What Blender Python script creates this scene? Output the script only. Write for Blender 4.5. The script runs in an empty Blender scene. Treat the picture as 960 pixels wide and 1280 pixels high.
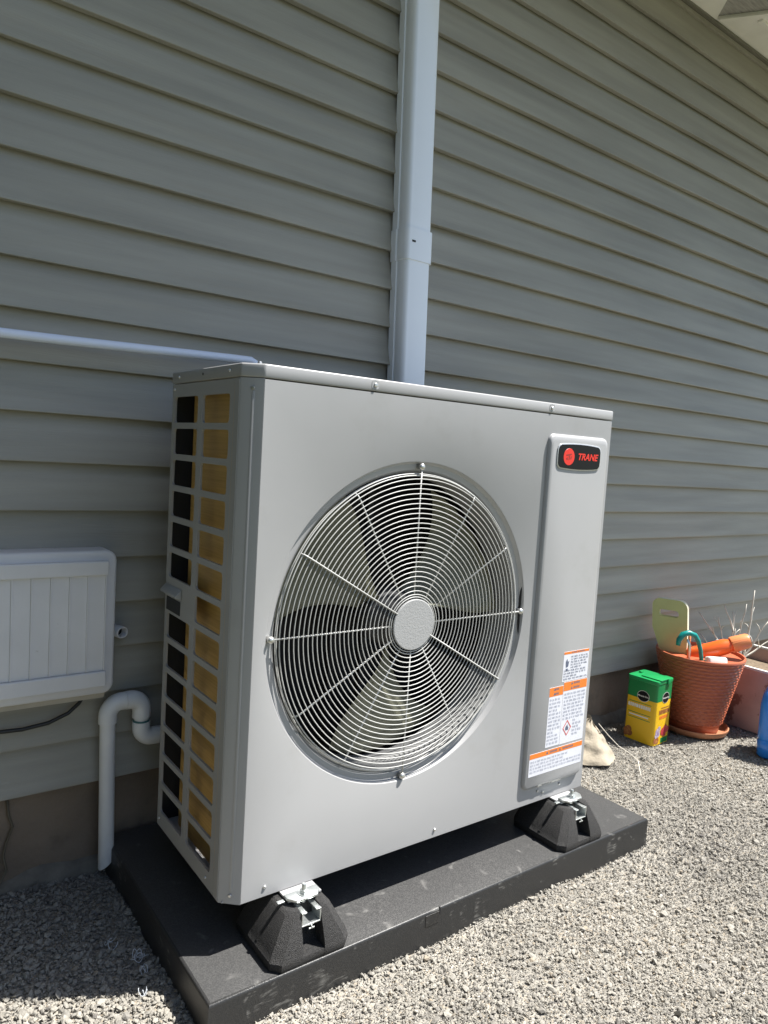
import bpy, bmesh, math, random
import numpy as np
from mathutils import Matrix, Vector
R = math.radians
random.seed(7); rng = np.random.default_rng(7)
scene = bpy.context.scene
COL = scene.collection

# ------------------------------------------------------------------ camera
cam_d = bpy.data.cameras.new('camera'); cam = bpy.data.objects.new('camera', cam_d); COL.objects.link(cam)
cam_d.sensor_fit = 'HORIZONTAL'; cam_d.sensor_width = 36.0; cam_d.lens = 36.0 * 901.24 / 960.0
cam_d.clip_start = 0.02; cam_d.clip_end = 500
yaw, pitch, roll = -0.6385, -0.0800, -0.0610
def _rot(a, b, c):
    Rz = Matrix(((math.cos(a), -math.sin(a), 0), (math.sin(a), math.cos(a), 0), (0, 0, 1)))
    Rx = Matrix(((1, 0, 0), (0, math.cos(b), -math.sin(b)), (0, math.sin(b), math.cos(b))))
    Ry = Matrix(((math.cos(c), 0, math.sin(c)), (0, 1, 0), (-math.sin(c), 0, math.cos(c))))
    return Rz @ Rx @ Ry
_m = _rot(yaw, pitch, roll)
_r, _f, _u = _m.col[0], _m.col[1], _m.col[2]
mw = Matrix(((_r[0], _u[0], -_f[0], -0.5288), (_r[1], _u[1], -_f[1], -1.1128), (_r[2], _u[2], -_f[2], 0.8177 + 0.170), (0, 0, 0, 1)))
cam.matrix_world = mw
scene.camera = cam

# ------------------------------------------------------------------ sky, sun, exposure
SUN_EL, SUN_AZ = R(62.5), R(30)          # azimuth: from the right (+x), a little in front of the wall
sdir = Vector((math.cos(SUN_EL) * math.cos(SUN_AZ), -math.cos(SUN_EL) * math.sin(SUN_AZ), math.sin(SUN_EL)))
world = bpy.data.worlds.new('World'); scene.world = world; world.use_nodes = True
wn = world.node_tree.nodes; wl = world.node_tree.links
bg = wn['Background']; sky = wn.new('ShaderNodeTexSky'); sky.sky_type = 'NISHITA'; sky.sun_disc = False
sky.sun_elevation = SUN_EL; sky.sun_rotation = math.atan2(sdir.x, sdir.y)
wl.new(sky.outputs[0], bg.inputs[0]); bg.inputs[1].default_value = 0.072
sun_d = bpy.data.lights.new('sun', 'SUN'); sun_d.energy = 5.0; sun_d.angle = R(0.53); sun_d.color = (1.0, 0.97, 0.92)
sun = bpy.data.objects.new('sun', sun_d); COL.objects.link(sun)
sun.rotation_euler = sdir.to_track_quat('Z', 'Y').to_euler(); sun.location = (3, -2, 6)
vs = scene.view_settings; vs.view_transform = 'Standard'; vs.look = 'None'; vs.gamma = 1.0; vs.use_curve_mapping = False
vs.exposure = 1.2
scene.cycles.use_denoising = True
scene.cycles.max_bounces = 10; scene.cycles.diffuse_bounces = 5

# ------------------------------------------------------------------ helpers
def link(o, parent=None, ploc=None):
    COL.objects.link(o)
    if parent is not None:
        o.parent = parent
        if ploc is not None: o.matrix_parent_inverse = Matrix.Translation(-Vector(ploc))
    return o
def thing(name, label, cat, loc, group=None):
    o = bpy.data.objects.new(name, None); COL.objects.link(o); o.location = loc
    o.empty_display_size = 0.05
    return tag(o, label, cat, group)
def tag(o, label=None, cat=None, group=None, kind=None):
    if label: o['label'] = label
    if cat: o['category'] = cat
    if group: o['group'] = group
    if kind: o['kind'] = kind
    return o
def put(name, bm, mat, parent=None, smooth=False, local=False, recalc=True):
    """one mesh object; bm in world coordinates unless local"""
    if recalc: bmesh.ops.recalc_face_normals(bm, faces=bm.faces)
    me = bpy.data.meshes.new(name); bm.to_mesh(me); bm.free()
    if mat is not None: me.materials.append(mat)
    if smooth is True:
        for p in me.polygons: p.use_smooth = True
    elif smooth:
        me.shade_smooth() if hasattr(me, 'shade_smooth') else None
        try: me.set_sharp_from_angle(angle=R(smooth))
        except Exception: pass
    o = bpy.data.objects.new(name, me)
    COL.objects.link(o)
    if parent is not None:
        o.parent = parent      # a part that is itself a child keeps its origin at the world's
        if not local and parent.parent is None: o.matrix_parent_inverse = Matrix.Translation(-parent.location)
    return o
def poly(bm, pts, faces):
    vsx = [bm.verts.new(p) for p in pts]
    out = []
    for f in faces:
        try: out.append(bm.faces.new([vsx[i] for i in f]))
        except ValueError: pass
    return vsx, out
def box(bm, x0, x1, y0, y1, z0, z1, bev=0.0, seg=2):
    b2 = bmesh.new()
    poly(b2, [(x0,y0,z0),(x1,y0,z0),(x1,y1,z0),(x0,y1,z0),(x0,y0,z1),(x1,y0,z1),(x1,y1,z1),(x0,y1,z1)],
         [(0,3,2,1),(4,5,6,7),(0,1,5,4),(1,2,6,5),(2,3,7,6),(3,0,4,7)])
    if bev > 0: bmesh.ops.bevel(b2, geom=list(b2.edges), offset=bev, segments=seg, affect='EDGES', profile=0.5)
    merge(bm, b2); return bm
def merge(bm, b2, mtx=None):
    if mtx is not None: b2.transform(mtx)
    me = bpy.data.meshes.new('tmp'); b2.to_mesh(me); b2.free(); bm.from_mesh(me); bpy.data.meshes.remove(me)
def tube(bm, pts, rad, seg=10, caps=True, closed=False, flat=1.0):
    """swept tube; rad a number or a list"""
    P = [Vector(p) for p in pts]; n = len(P)
    rads = rad if hasattr(rad, '__len__') else [rad] * n
    rings = []; prev = None
    for i in range(n):
        a = P[(i - 1) % n] if (closed or i > 0) else P[i]; b = P[(i + 1) % n] if (closed or i < n - 1) else P[i]
        t = (b - a).normalized()
        if prev is None:
            up = Vector((0, 0, 1)) if abs(t.z) < 0.9 else Vector((0, 1, 0))
            u = t.cross(up).normalized()
        else:
            u = (prev - t * prev.dot(t)).normalized()
        prev = u; v = t.cross(u)
        rings.append([bm.verts.new(P[i] + (u * math.cos(k * 2 * math.pi / seg) + v * math.sin(k * 2 * math.pi / seg) * flat) * rads[i]) for k in range(seg)])
    for i in range(n if closed else n - 1):
        A, B = rings[i], rings[(i + 1) % n]
        for k in range(seg):
            bm.faces.new((A[k], A[(k + 1) % seg], B[(k + 1) % seg], B[k]))
    if caps and not closed:
        bm.faces.new(rings[0][::-1]); bm.faces.new(rings[-1])
    return bm
def lathe(bm, prof, c, seg=48, axis='z', closed=False):
    """profile of (radius, height) about an axis through c"""
    rings = []
    for r, h in prof:
        ring = []
        for k in range(seg):
            a = 2 * math.pi * k / seg
            if axis == 'z': p = (c[0] + r * math.cos(a), c[1] + r * math.sin(a), c[2] + h)
            elif axis == 'y': p = (c[0] + r * math.cos(a), c[1] + h, c[2] + r * math.sin(a))
            else: p = (c[0] + h, c[1] + r * math.cos(a), c[2] + r * math.sin(a))
            ring.append(bm.verts.new(p))
        rings.append(ring)
    n = len(rings)
    for i in range(n if closed else n - 1):
        A, B = rings[i], rings[(i + 1) % n]
        for k in range(seg):
            bm.faces.new((A[k], A[(k + 1) % seg], B[(k + 1) % seg], B[k]))
    if not closed:
        if prof[0][0] > 1e-6: bm.faces.new(rings[0][::-1])
        if prof[-1][0] > 1e-6: bm.faces.new(rings[-1])
    bmesh.ops.remove_doubles(bm, verts=[v for ring in (rings[0], rings[-1]) for v in ring], dist=1e-6)
    return bm
def prism(bm, pts2, f, d0, d1, bev=0.0):
    """outline pts2 extruded: f(u, v, d) -> xyz"""
    b2 = bmesh.new()
    A = [b2.verts.new(f(u, v, d0)) for u, v in pts2]; B = [b2.verts.new(f(u, v, d1)) for u, v in pts2]
    n = len(A)
    b2.faces.new(A[::-1]); b2.faces.new(B)
    for i in range(n): b2.faces.new((A[i], A[(i + 1) % n], B[(i + 1) % n], B[i]))
    bmesh.ops.recalc_face_normals(b2, faces=b2.faces)
    if bev: 
        es = [e for e in b2.edges if e.calc_face_angle(0) > 0.7]
        bmesh.ops.bevel(b2, geom=es, offset=bev, segments=2, affect='EDGES', profile=0.5)
    merge(bm, b2); return bm
def rrect(x0, x1, z0, z1, r, n=4):
    pts = []
    for cx, cz, a0 in ((x1 - r, z1 - r, 0), (x0 + r, z1 - r, 90), (x0 + r, z0 + r, 180), (x1 - r, z0 + r, 270)):
        for k in range(n + 1):
            a = R(a0 + 90 * k / n); pts.append((cx + r * math.cos(a), cz + r * math.sin(a)))
    return pts
def holed(bm, rect, hole, f):
    """sheet rect (x0,x1,z0,z1) with a star-shaped hole (list of points, ccw); returns hole verts"""
    x0, x1, z0, z1 = rect
    cx = sum(p[0] for p in hole) / len(hole); cz = sum(p[1] for p in hole) / len(hole)
    def ang(p): return math.atan2(p[1] - cz, p[0] - cx) % (2 * math.pi)
    def hit(a):
        dx, dz = math.cos(a), math.sin(a); t = 1e9
        if dx > 1e-9: t = min(t, (x1 - cx) / dx)
        if dx < -1e-9: t = min(t, (x0 - cx) / dx)
        if dz > 1e-9: t = min(t, (z1 - cz) / dz)
        if dz < -1e-9: t = min(t, (z0 - cz) / dz)
        return (cx + dx * t, cz + dz * t)
    items = sorted([(ang(p), p, None) for p in hole] + [(ang(c), None, c) for c in ((x0, z0), (x1, z0), (x1, z1), (x0, z1))], key=lambda t: t[0])
    H = []; seqn = []
    for a, p, c in items:
        if p is not None:
            hv = bm.verts.new(f(*p)); H.append(hv); ov = bm.verts.new(f(*hit(a))); seqn.append((ov, hv))
        else:
            seqn.append((bm.verts.new(f(*c)), None))
    n = len(seqn)
    last = None
    for s in seqn[::-1]:
        if s[1] is not None: last = s[1]; break
    for i in range(n):
        o0, h0 = seqn[i]; o1, h1 = seqn[(i + 1) % n]
        if h0 is not None: last = h0
        if h1 is None: bm.faces.new((last, o0, o1))
        else: bm.faces.new((last, o0, o1, h1))
    return H
def text_mesh(body, size, shear=0.0, offset=0.0, extrude=0.0, width=None):
    c = bpy.data.curves.new('txt', 'FONT'); c.body = body; c.size = size; c.shear = shear; c.offset = offset; c.extrude = extrude
    c.align_x = 'CENTER'; c.align_y = 'CENTER'; c.resolution_u = 3
    o = bpy.data.objects.new('txt', c); COL.objects.link(o)
    dg = bpy.context.evaluated_depsgraph_get(); dg.update()
    me = bpy.data.meshes.new_from_object(o.evaluated_get(dg))
    bpy.data.objects.remove(o); bpy.data.curves.remove(c)
    bm = bmesh.new(); bm.from_mesh(me); bpy.data.meshes.remove(me)
    if width:
        xs = [v.co.x for v in bm.verts]; s = width / (max(xs) - min(xs))
        bm.transform(Matrix.Diagonal((s, 1, 1, 1)))
    return bm

# ------------------------------------------------------------------ materials
def mat(name, color, rough=0.5, metal=0.0, spec=0.5, var=0.0, vscale=8.0, bump=0.0, bscale=200.0, stretch=(1, 1, 1), coat=0.0,
        col2=None, c2scale=3.0, c2lo=0.5, c2hi=0.7, detail=6.0, trans=0.0, sss=0.0, rvar=0.0):
    m = bpy.data.materials.new(name); m.use_nodes = True
    nt = m.node_tree; N = nt.nodes; L = nt.links; b = N['Principled BSDF']
    b.inputs['Roughness'].default_value = rough; b.inputs['Metallic'].default_value = metal
    b.inputs['Specular IOR Level'].default_value = spec; b.inputs['Coat Weight'].default_value = coat
    b.inputs['Transmission Weight'].default_value = trans
    if sss: b.inputs['Subsurface Weight'].default_value = sss; b.inputs['Subsurface Radius'].default_value = (.02, .01, .005)
    tc = N.new('ShaderNodeTexCoord'); mp = N.new('ShaderNodeMapping'); mp.inputs['Scale'].default_value = stretch
    L.new(tc.outputs['Object'], mp.inputs[0])
    col = N.new('ShaderNodeRGB'); col.outputs[0].default_value = (*color, 1); out = col.outputs[0]
    if col2:
        n2 = N.new('ShaderNodeTexNoise'); n2.inputs['Scale'].default_value = c2scale; n2.inputs['Detail'].default_value = detail
        n2.inputs['Roughness'].default_value = 0.65
        L.new(mp.outputs[0], n2.inputs[0])
        mr = N.new('ShaderNodeMapRange'); mr.inputs[1].default_value = c2lo; mr.inputs[2].default_value = c2hi; L.new(n2.outputs[0], mr.inputs[0])
        mx = N.new('ShaderNodeMix'); mx.data_type = 'RGBA'; L.new(mr.outputs[0], mx.inputs[0]); L.new(out, mx.inputs[6]); mx.inputs[7].default_value = (*col2, 1)
        out = mx.outputs[2]
    if var:
        n1 = N.new('ShaderNodeTexNoise'); n1.inputs['Scale'].default_value = vscale; n1.inputs['Detail'].default_value = 5
        L.new(mp.outputs[0], n1.inputs[0])
        mr = N.new('ShaderNodeMapRange'); mr.inputs[1].default_value = .3; mr.inputs[2].default_value = .7
        mr.inputs[3].default_value = 1 - var; mr.inputs[4].default_value = 1 + var; L.new(n1.outputs[0], mr.inputs[0])
        hv = N.new('ShaderNodeHueSaturation'); L.new(mr.outputs[0], hv.inputs['Value']); L.new(out, hv.inputs['Color']); out = hv.outputs[0]
    L.new(out, b.inputs['Base Color'])
    if rvar:
        n4 = N.new('ShaderNodeTexNoise'); n4.inputs['Scale'].default_value = vscale * 1.7; n4.inputs['Detail'].default_value = 6; L.new(mp.outputs[0], n4.inputs[0])
        mr = N.new('ShaderNodeMapRange'); mr.inputs[1].default_value = .3; mr.inputs[2].default_value = .7; mr.inputs[3].default_value = rough - rvar; mr.inputs[4].default_value = rough + rvar
        L.new(n4.outputs[0], mr.inputs[0]); L.new(mr.outputs[0], b.inputs['Roughness'])
    if bump:
        n3 = N.new('ShaderNodeTexNoise'); n3.inputs['Scale'].default_value = bscale; n3.inputs['Detail'].default_value = 4
        L.new(mp.outputs[0], n3.inputs[0]); bp = N.new('ShaderNodeBump'); bp.inputs['Strength'].default_value = 1.0; bp.inputs['Distance'].default_value = bump
        L.new(n3.outputs[0], bp.inputs['Height']); L.new(bp.outputs[0], b.inputs['Normal'])
    return m

M = {}
M['siding'] = mat('siding_paint', (.318, .306, .265), .48, spec=.45, var=.14, vscale=5, bump=.0006, bscale=60, stretch=(.35, 1, 5), col2=(.325, .30, .245), c2scale=4, c2lo=.55, c2hi=.8)
M['concrete'] = mat('foundation_concrete', (.235, .185, .14), .9, var=.3, vscale=14, bump=.004, bscale=55, col2=(.15, .115, .085), c2scale=7, c2lo=.45, c2hi=.65)
M['spill'] = mat('spilled_mortar', (.17, .155, .13), .95, var=.2, vscale=30, bump=.003, bscale=90)
M['cream'] = mat('soffit_paint', (.86, .85, .82), .7, var=.06, vscale=9, bump=.0006, bscale=70, col2=(.40, .35, .28), c2scale=7, c2lo=.66, c2hi=.82)
M['greywood'] = mat('weathered_wood', (.38, .37, .36), .8, var=.25, vscale=14, bump=.002, bscale=30, stretch=(1.2, 9, 1))
M['trim'] = mat('frieze_paint', (.17, .165, .14), .55, var=.06)
M['roof'] = mat('roof_shingle', (.07, .065, .06), .95, var=.3, vscale=40, bump=.003, bscale=120)
M['cab'] = mat('cabinet_paint', (.36, .36, .36), .40, spec=.5, var=.025, vscale=4, bump=.0016, bscale=2.2, rvar=.07, col2=(.32, .317, .305), c2scale=5, c2lo=.55, c2hi=.8)
M['cab_hub'] = mat('hub_paint', (.37, .372, .37), .5, spec=.5, bump=.0005, bscale=260)
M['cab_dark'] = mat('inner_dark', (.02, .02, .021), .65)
M['orifice'] = mat('orifice_paint', (.22, .222, .22), .5)
M['wire'] = mat('grille_wire', (.50, .50, .48), .35, spec=.5)
M['blade'] = mat('fan_blade', (.30, .30, .225), .45, var=.12, vscale=12)
M['steel'] = mat('zinc_steel', (.66, .69, .68), .32, metal=.85, var=.12, vscale=60, bump=.0003, bscale=300)
M['screw'] = mat('screw_head', (.62, .62, .60), .3, metal=.8)
M['fin'] = None
M['copper'] = mat('coil_tube', (.55, .33, .14), .35, metal=.9)
M['black'] = mat('badge_black', (.006, .006, .008), .3, spec=.25)
M['red'] = mat('badge_red', (.75, .035, .02), .45)
M['darkred'] = mat('badge_dark_red', (.32, .03, .02), .5)
M['silver'] = mat('badge_rim', (.62, .62, .62), .3, metal=.5)
M['paper'] = mat('label_paper', (.74, .75, .80), .45, var=.02)
M['orange'] = mat('label_orange', (.80, .22, .03), .45)
M['ink'] = mat('label_ink', (.12, .14, .20), .6)
M['ink_soft'] = mat('label_ink_grey', (.40, .42, .50), .6)
M['pink'] = mat('label_red', (.60, .10, .08), .5)
M['pvc'] = mat('white_pvc', (.72, .73, .74), .35, spec=.5, var=.05, vscale=10, col2=(.50, .47, .42), c2scale=9, c2lo=.64, c2hi=.85)
M['pvc_spout'] = mat('line_cover_plastic', (.86, .90, .97), .16, spec=.6, var=.02, vscale=5)
M['primer'] = mat('green_primer', (.05, .16, .16), .4)
M['conduit'] = mat('conduit_plastic', (.72, .79, .95), .15, spec=.6)
M['boxwhite'] = mat('white_box_plastic', (.70, .70, .72), .45, var=.06, vscale=8, col2=(.34, .32, .29), c2scale=26, c2lo=.68, c2hi=.80, bump=.0003, bscale=120)
M['boxdirty'] = mat('box_base_plastic', (.46, .42, .35), .6, var=.15, vscale=12)
M['cable'] = mat('black_cable', (.02, .02, .02), .5)
M['oldwire'] = mat('old_wire', (.10, .085, .06), .6)
M['curl'] = mat('plastic_curl', (.55, .58, .62), .4)
M['sack'] = mat('beige_sack', (.36, .31, .235), .85, var=.12, vscale=30, bump=.002, bscale=80, col2=(.25, .22, .17), c2scale=40, c2lo=.64, c2hi=.72)
M['string'] = mat('string', (.60, .56, .48), .9)
M['green'] = mat('box_green', (.012, .20, .055), .35, spec=.5)
M['lidgreen'] = mat('lid_green', (.012, .26, .075), .3, spec=.5)
M['yellow'] = mat('box_yellow', (.78, .47, .012), .4)
M['printwhite'] = mat('print_white', (.75, .74, .68), .5)
M['printpurple'] = mat('print_purple', (.25, .17, .32), .5, col2=(.55, .48, .5), c2scale=90, c2lo=.45, c2hi=.6)
M['printred'] = mat('print_red', (.42, .03, .04), .5, col2=(.55, .2, .12), c2scale=90)
M['printbrown'] = mat('print_brown', (.30, .10, .03), .5, col2=(.6, .3, .08), c2scale=80)
M['terracotta'] = mat('terracotta_plastic', (.43, .115, .055), .38, spec=.5, var=.10, vscale=9)
M['saucer'] = mat('saucer_clay', (.42, .18, .09), .55, var=.12, vscale=18)
M['planter'] = mat('planter_clay', (.48, .31, .25), .7, var=.12, vscale=10, col2=(.25, .12, .09), c2scale=12, c2lo=.55, c2hi=.6)
M['planterwhite'] = mat('planter_rim', (.62, .60, .56), .6, var=.08, vscale=20)
M['soil'] = mat('dry_soil', (.16, .12, .08), .95, var=.3, vscale=60, bump=.004, bscale=120)
M['twig'] = mat('dry_twig', (.66, .62, .54), .8, var=.15, vscale=40)
M['foam'] = mat('foam_pad', (.52, .53, .25), .7, var=.05, vscale=20)
M['foamedge'] = mat('foam_edge', (.68, .66, .50), .75)
M['teal'] = mat('teal_grip', (.0, .22, .20), .35)
M['orangeplastic'] = mat('orange_plastic', (.80, .13, .02), .3, spec=.6, sss=.1)
M['peach'] = mat('orange_cap', (.78, .26, .10), .35)
M['blue'] = mat('blue_plastic', (.03, .24, .78), .22, spec=.6, sss=.15)
M['whiteplastic'] = mat('white_plastic', (.75, .74, .70), .4)

# golden coil fins: fine vertical fins as relief
def fin_material():
    m = bpy.data.materials.new('coil_fins'); m.use_nodes = True; nt = m.node_tree; N = nt.nodes; L = nt.links; b = N['Principled BSDF']
    b.inputs['Metallic'].default_value = .25; b.inputs['Roughness'].default_value = .4
    tc = N.new('ShaderNodeTexCoord'); wv = N.new('ShaderNodeTexWave'); wv.bands_direction = 'Y'; wv.inputs['Scale'].default_value = 130; wv.inputs['Distortion'].default_value = .4
    L.new(tc.outputs['Object'], wv.inputs[0])
    mp = N.new('ShaderNodeMapping'); mp.inputs['Scale'].default_value = (1, 1, 30); L.new(tc.outputs['Object'], mp.inputs[0])
    nz = N.new('ShaderNodeTexNoise'); nz.inputs['Scale'].default_value = 9; nz.inputs['Detail'].default_value = 1; L.new(mp.outputs[0], nz.inputs[0])
    rp = N.new('ShaderNodeValToRGB'); rp.color_ramp.elements[0].position = .3; rp.color_ramp.elements[0].color = (.68, .42, .13, 1)
    rp.color_ramp.elements[1].position = .72; rp.color_ramp.elements[1].color = (.80, .52, .18, 1); L.new(nz.outputs[0], rp.inputs[0]); L.new(rp.outputs[0], b.inputs['Base Color'])
    return m
M['fin'] = fin_material()

# black plastic pad with pale scuffs
def pad_material(name, base, scuff, amount, dust):
    m = bpy.data.materials.new(name); m.use_nodes = True; nt = m.node_tree; N = nt.nodes; L = nt.links; b = N['Principled BSDF']
    b.inputs['Roughness'].default_value = .42
    tc = N.new('ShaderNodeTexCoord')
    n1 = N.new('ShaderNodeTexNoise'); n1.inputs['Scale'].default_value = 16; n1.inputs['Detail'].default_value = 3; n1.inputs['Distortion'].default_value = 1.6
    L.new(tc.outputs['Object'], n1.inputs[0])
    r1 = N.new('ShaderNodeMapRange'); r1.inputs[1].default_value = .58; r1.inputs[2].default_value = .70; L.new(n1.outputs[0], r1.inputs[0])
    mp = N.new('ShaderNodeMapping'); mp.inputs['Rotation'].default_value = (.3, .8, .5); mp.inputs['Scale'].default_value = (40, 40, 240); L.new(tc.outputs['Object'], mp.inputs[0])
    n2 = N.new('ShaderNodeTexNoise'); n2.inputs['Scale'].default_value = 1.0; n2.inputs['Detail'].default_value = 4; L.new(mp.outputs[0], n2.inputs[0])
    r2 = N.new('ShaderNodeMapRange'); r2.inputs[1].default_value = .46; r2.inputs[2].default_value = .62; L.new(n2.outputs[0], r2.inputs[0])
    mu = N.new('ShaderNodeMath'); mu.operation = 'MULTIPLY'; L.new(r1.outputs[0], mu.inputs[0]); L.new(r2.outputs[0], mu.inputs[1])
    m2 = N.new('ShaderNodeMath'); m2.operation = 'MULTIPLY'; L.new(mu.outputs[0], m2.inputs[0]); m2.inputs[1].default_value = amount
    n3 = N.new('ShaderNodeTexNoise'); n3.inputs['Scale'].default_value = 420; n3.inputs['Detail'].default_value = 3; L.new(tc.outputs['Object'], n3.inputs[0])
    n5 = N.new('ShaderNodeTexNoise'); n5.inputs['Scale'].default_value = 5; n5.inputs['Detail'].default_value = 6; L.new(tc.outputs['Object'], n5.inputs[0])
    r5 = N.new('ShaderNodeMapRange'); r5.inputs[1].default_value = .35; r5.inputs[2].default_value = .7; r5.inputs[3].default_value = .4; r5.inputs[4].default_value = 1.0; L.new(n5.outputs[0], r5.inputs[0])
    r3 = N.new('ShaderNodeMapRange'); r3.inputs[1].default_value = .42; r3.inputs[2].default_value = .62; r3.inputs[4].default_value = dust; L.new(n3.outputs[0], r3.inputs[0])
    m5 = N.new('ShaderNodeMath'); m5.operation = 'MULTIPLY'; L.new(r3.outputs[0], m5.inputs[0]); L.new(r5.outputs[0], m5.inputs[1])
    mxv = N.new('ShaderNodeMath'); mxv.operation = 'MAXIMUM'; L.new(m2.outputs[0], mxv.inputs[0]); L.new(m5.outputs[0], mxv.inputs[1])
    mx = N.new('ShaderNodeMix'); mx.data_type = 'RGBA'; L.new(mxv.outputs[0], mx.inputs[0]); mx.inputs[6].default_value = (*base, 1); mx.inputs[7].default_value = (*scuff, 1)
    L.new(mx.outputs[2], b.inputs['Base Color'])
    bp = N.new('ShaderNodeBump'); bp.inputs['Distance'].default_value = .0004; L.new(n3.outputs[0], bp.inputs['Height']); L.new(bp.outputs[0], b.inputs['Normal'])
    return m
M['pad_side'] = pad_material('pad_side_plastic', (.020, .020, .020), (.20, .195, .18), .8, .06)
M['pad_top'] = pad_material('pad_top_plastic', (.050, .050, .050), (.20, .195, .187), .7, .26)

def rubber_material():
    m = bpy.data.materials.new('crumb_rubber'); m.use_nodes = True; nt = m.node_tree; N = nt.nodes; L = nt.links; b = N['Principled BSDF']
    b.inputs['Roughness'].default_value = .55; b.inputs['Specular IOR Level'].default_value = .4
    tc = N.new('ShaderNodeTexCoord'); v = N.new('ShaderNodeTexVoronoi'); v.inputs['Scale'].default_value = 900; L.new(tc.outputs['Object'], v.inputs[0])
    rp = N.new('ShaderNodeValToRGB'); e = rp.color_ramp.elements; e[0].position = 0; e[0].color = (.008, .008, .009, 1); e[1].position = 1; e[1].color = (.060, .058, .056, 1)
    L.new(v.outputs['Color'], rp.inputs[0]); L.new(rp.outputs[0], b.inputs['Base Color'])
    bp = N.new('ShaderNodeBump'); bp.inputs['Distance'].default_value = .0014; bp.invert = True; L.new(v.outputs['Distance'], bp.inputs['Height']); L.new(bp.outputs[0], b.inputs['Normal'])
    return m
M['rubber'] = rubber_material()

def gravel_material(name, attr):
    m = bpy.data.materials.new(name); m.use_nodes = True; nt = m.node_tree; N = nt.nodes; L = nt.links; b = N['Principled BSDF']
    b.inputs['Roughness'].default_value = .88; b.inputs['Specular IOR Level'].default_value = .3
    rp = N.new('ShaderNodeValToRGB'); cr = rp.color_ramp
    cols = [(0, (.13, .12, .11)), (.18, (.20, .188, .168)), (.4, (.26, .245, .215)), (.6, (.295, .277, .24)), (.78, (.34, .32, .28)), (.92, (.30, .25, .185)), (1, (.44, .425, .39))]
    cr.elements[0].position = cols[0][0]; cr.elements[0].color = (*cols[0][1], 1); cr.elements[1].position = 1; cr.elements[1].color = (*cols[-1][1], 1)
    for p, c in cols[1:-1]:
        e = cr.elements.new(p); e.color = (*c, 1)
    tc = N.new('ShaderNodeTexCoord')
    if attr:
        a = N.new('ShaderNodeAttribute'); a.attribute_name = 'rnd'; L.new(a.outputs['Fac'], rp.inputs[0])
    else:
        v = N.new('ShaderNodeTexVoronoi'); v.inputs['Scale'].default_value = 260; L.new(tc.outputs['Object'], v.inputs[0]); 
        sx = N.new('ShaderNodeSeparateColor'); L.new(v.outputs['Color'], sx.inputs[0]); L.new(sx.outputs[0], rp.inputs[0])
        bp = N.new('ShaderNodeBump'); bp.inputs['Distance'].default_value = .002; bp.invert = True; L.new(v.outputs['Distance'], bp.inputs['Height']); L.new(bp.outputs[0], b.inputs['Normal'])
    n = N.new('ShaderNodeTexNoise'); n.inputs['Scale'].default_value = 350 if attr else 3; n.inputs['Detail'].default_value = 4; L.new(tc.outputs['Object'], n.inputs[0])
    mr = N.new('ShaderNodeMapRange'); mr.inputs[1].default_value = .3; mr.inputs[2].default_value = .7; mr.inputs[3].default_value = .8; mr.inputs[4].default_value = 1.15; L.new(n.outputs[0], mr.inputs[0])
    hv = N.new('ShaderNodeHueSaturation'); L.new(mr.outputs[0], hv.inputs['Value']); L.new(rp.outputs[0], hv.inputs['Color']); L.new(hv.outputs[0], b.inputs['Base Color'])
    return m
M['stone'] = gravel_material('gravel_stone', True); M['ground'] = gravel_material('gravel_bed', False)

# ------------------------------------------------------------------ ground
def pad_bank(x, y):      # gravel heaped a little against the edges of the pad
    dx = np.maximum(np.maximum(-.06 - x, x - 1.16), 0); dy = np.maximum(-.085 - y, 0)
    return .009 * np.exp(-np.hypot(dx, dy) / .022) * (.5 + .5 * np.sin(19 * x + 11 * y) * np.sin(7 * x - 13 * y + 1))
def gh(x, y):
    return 0.004 * np.sin(3.1 * x + 1.3) * np.cos(4.3 * y + .4) + 0.003 * np.sin(9.7 * x + 2.0 + 3 * y) + 0.002 * np.cos(17 * y - 5 * x) + pad_bank(x, y)
def grid_sheet(name, ax, ay, zoff, m, relief):
    X, Y = np.meshgrid(ax, ay)
    Zz = (gh(X, Y) if relief else np.zeros_like(X)) + zoff
    V = np.stack([X, Y, Zz], -1).reshape(-1, 3); ny, nx = X.shape
    idx = np.arange(nx * ny).reshape(ny, nx)
    F = np.stack([idx[:-1, :-1], idx[:-1, 1:], idx[1:, 1:], idx[1:, :-1]], -1).reshape(-1, 4)
    me = bpy.data.meshes.new(name); me.from_pydata(V.tolist(), [], F.tolist()); me.materials.append(m)
    o = bpy.data.objects.new(name, me); COL.objects.link(o); return o
M['turf'] = mat('dry_turf', (.065, .075, .032), .95, var=.3, vscale=3, col2=(.11, .095, .05), c2scale=1.5, c2lo=.45, c2hi=.65, bump=.02, bscale=40)
def build_ground():
    g1 = np.concatenate([-np.geomspace(150, 1.6, 16), np.arange(-1.5, 5.0, .25), np.geomspace(5.2, 150, 16)])
    tag(grid_sheet('ground', g1, g1, -.030, M['turf'], False), 'open turf beyond the gravel strip', 'ground', kind='structure')
    tag(grid_sheet('gravel_bed', np.arange(-.78, 4.6, .06), np.arange(-.92, .70, .06), -.003, M['ground'], True), 'compacted gravel strip along the house wall', 'ground', kind='structure')
build_ground()

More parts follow.
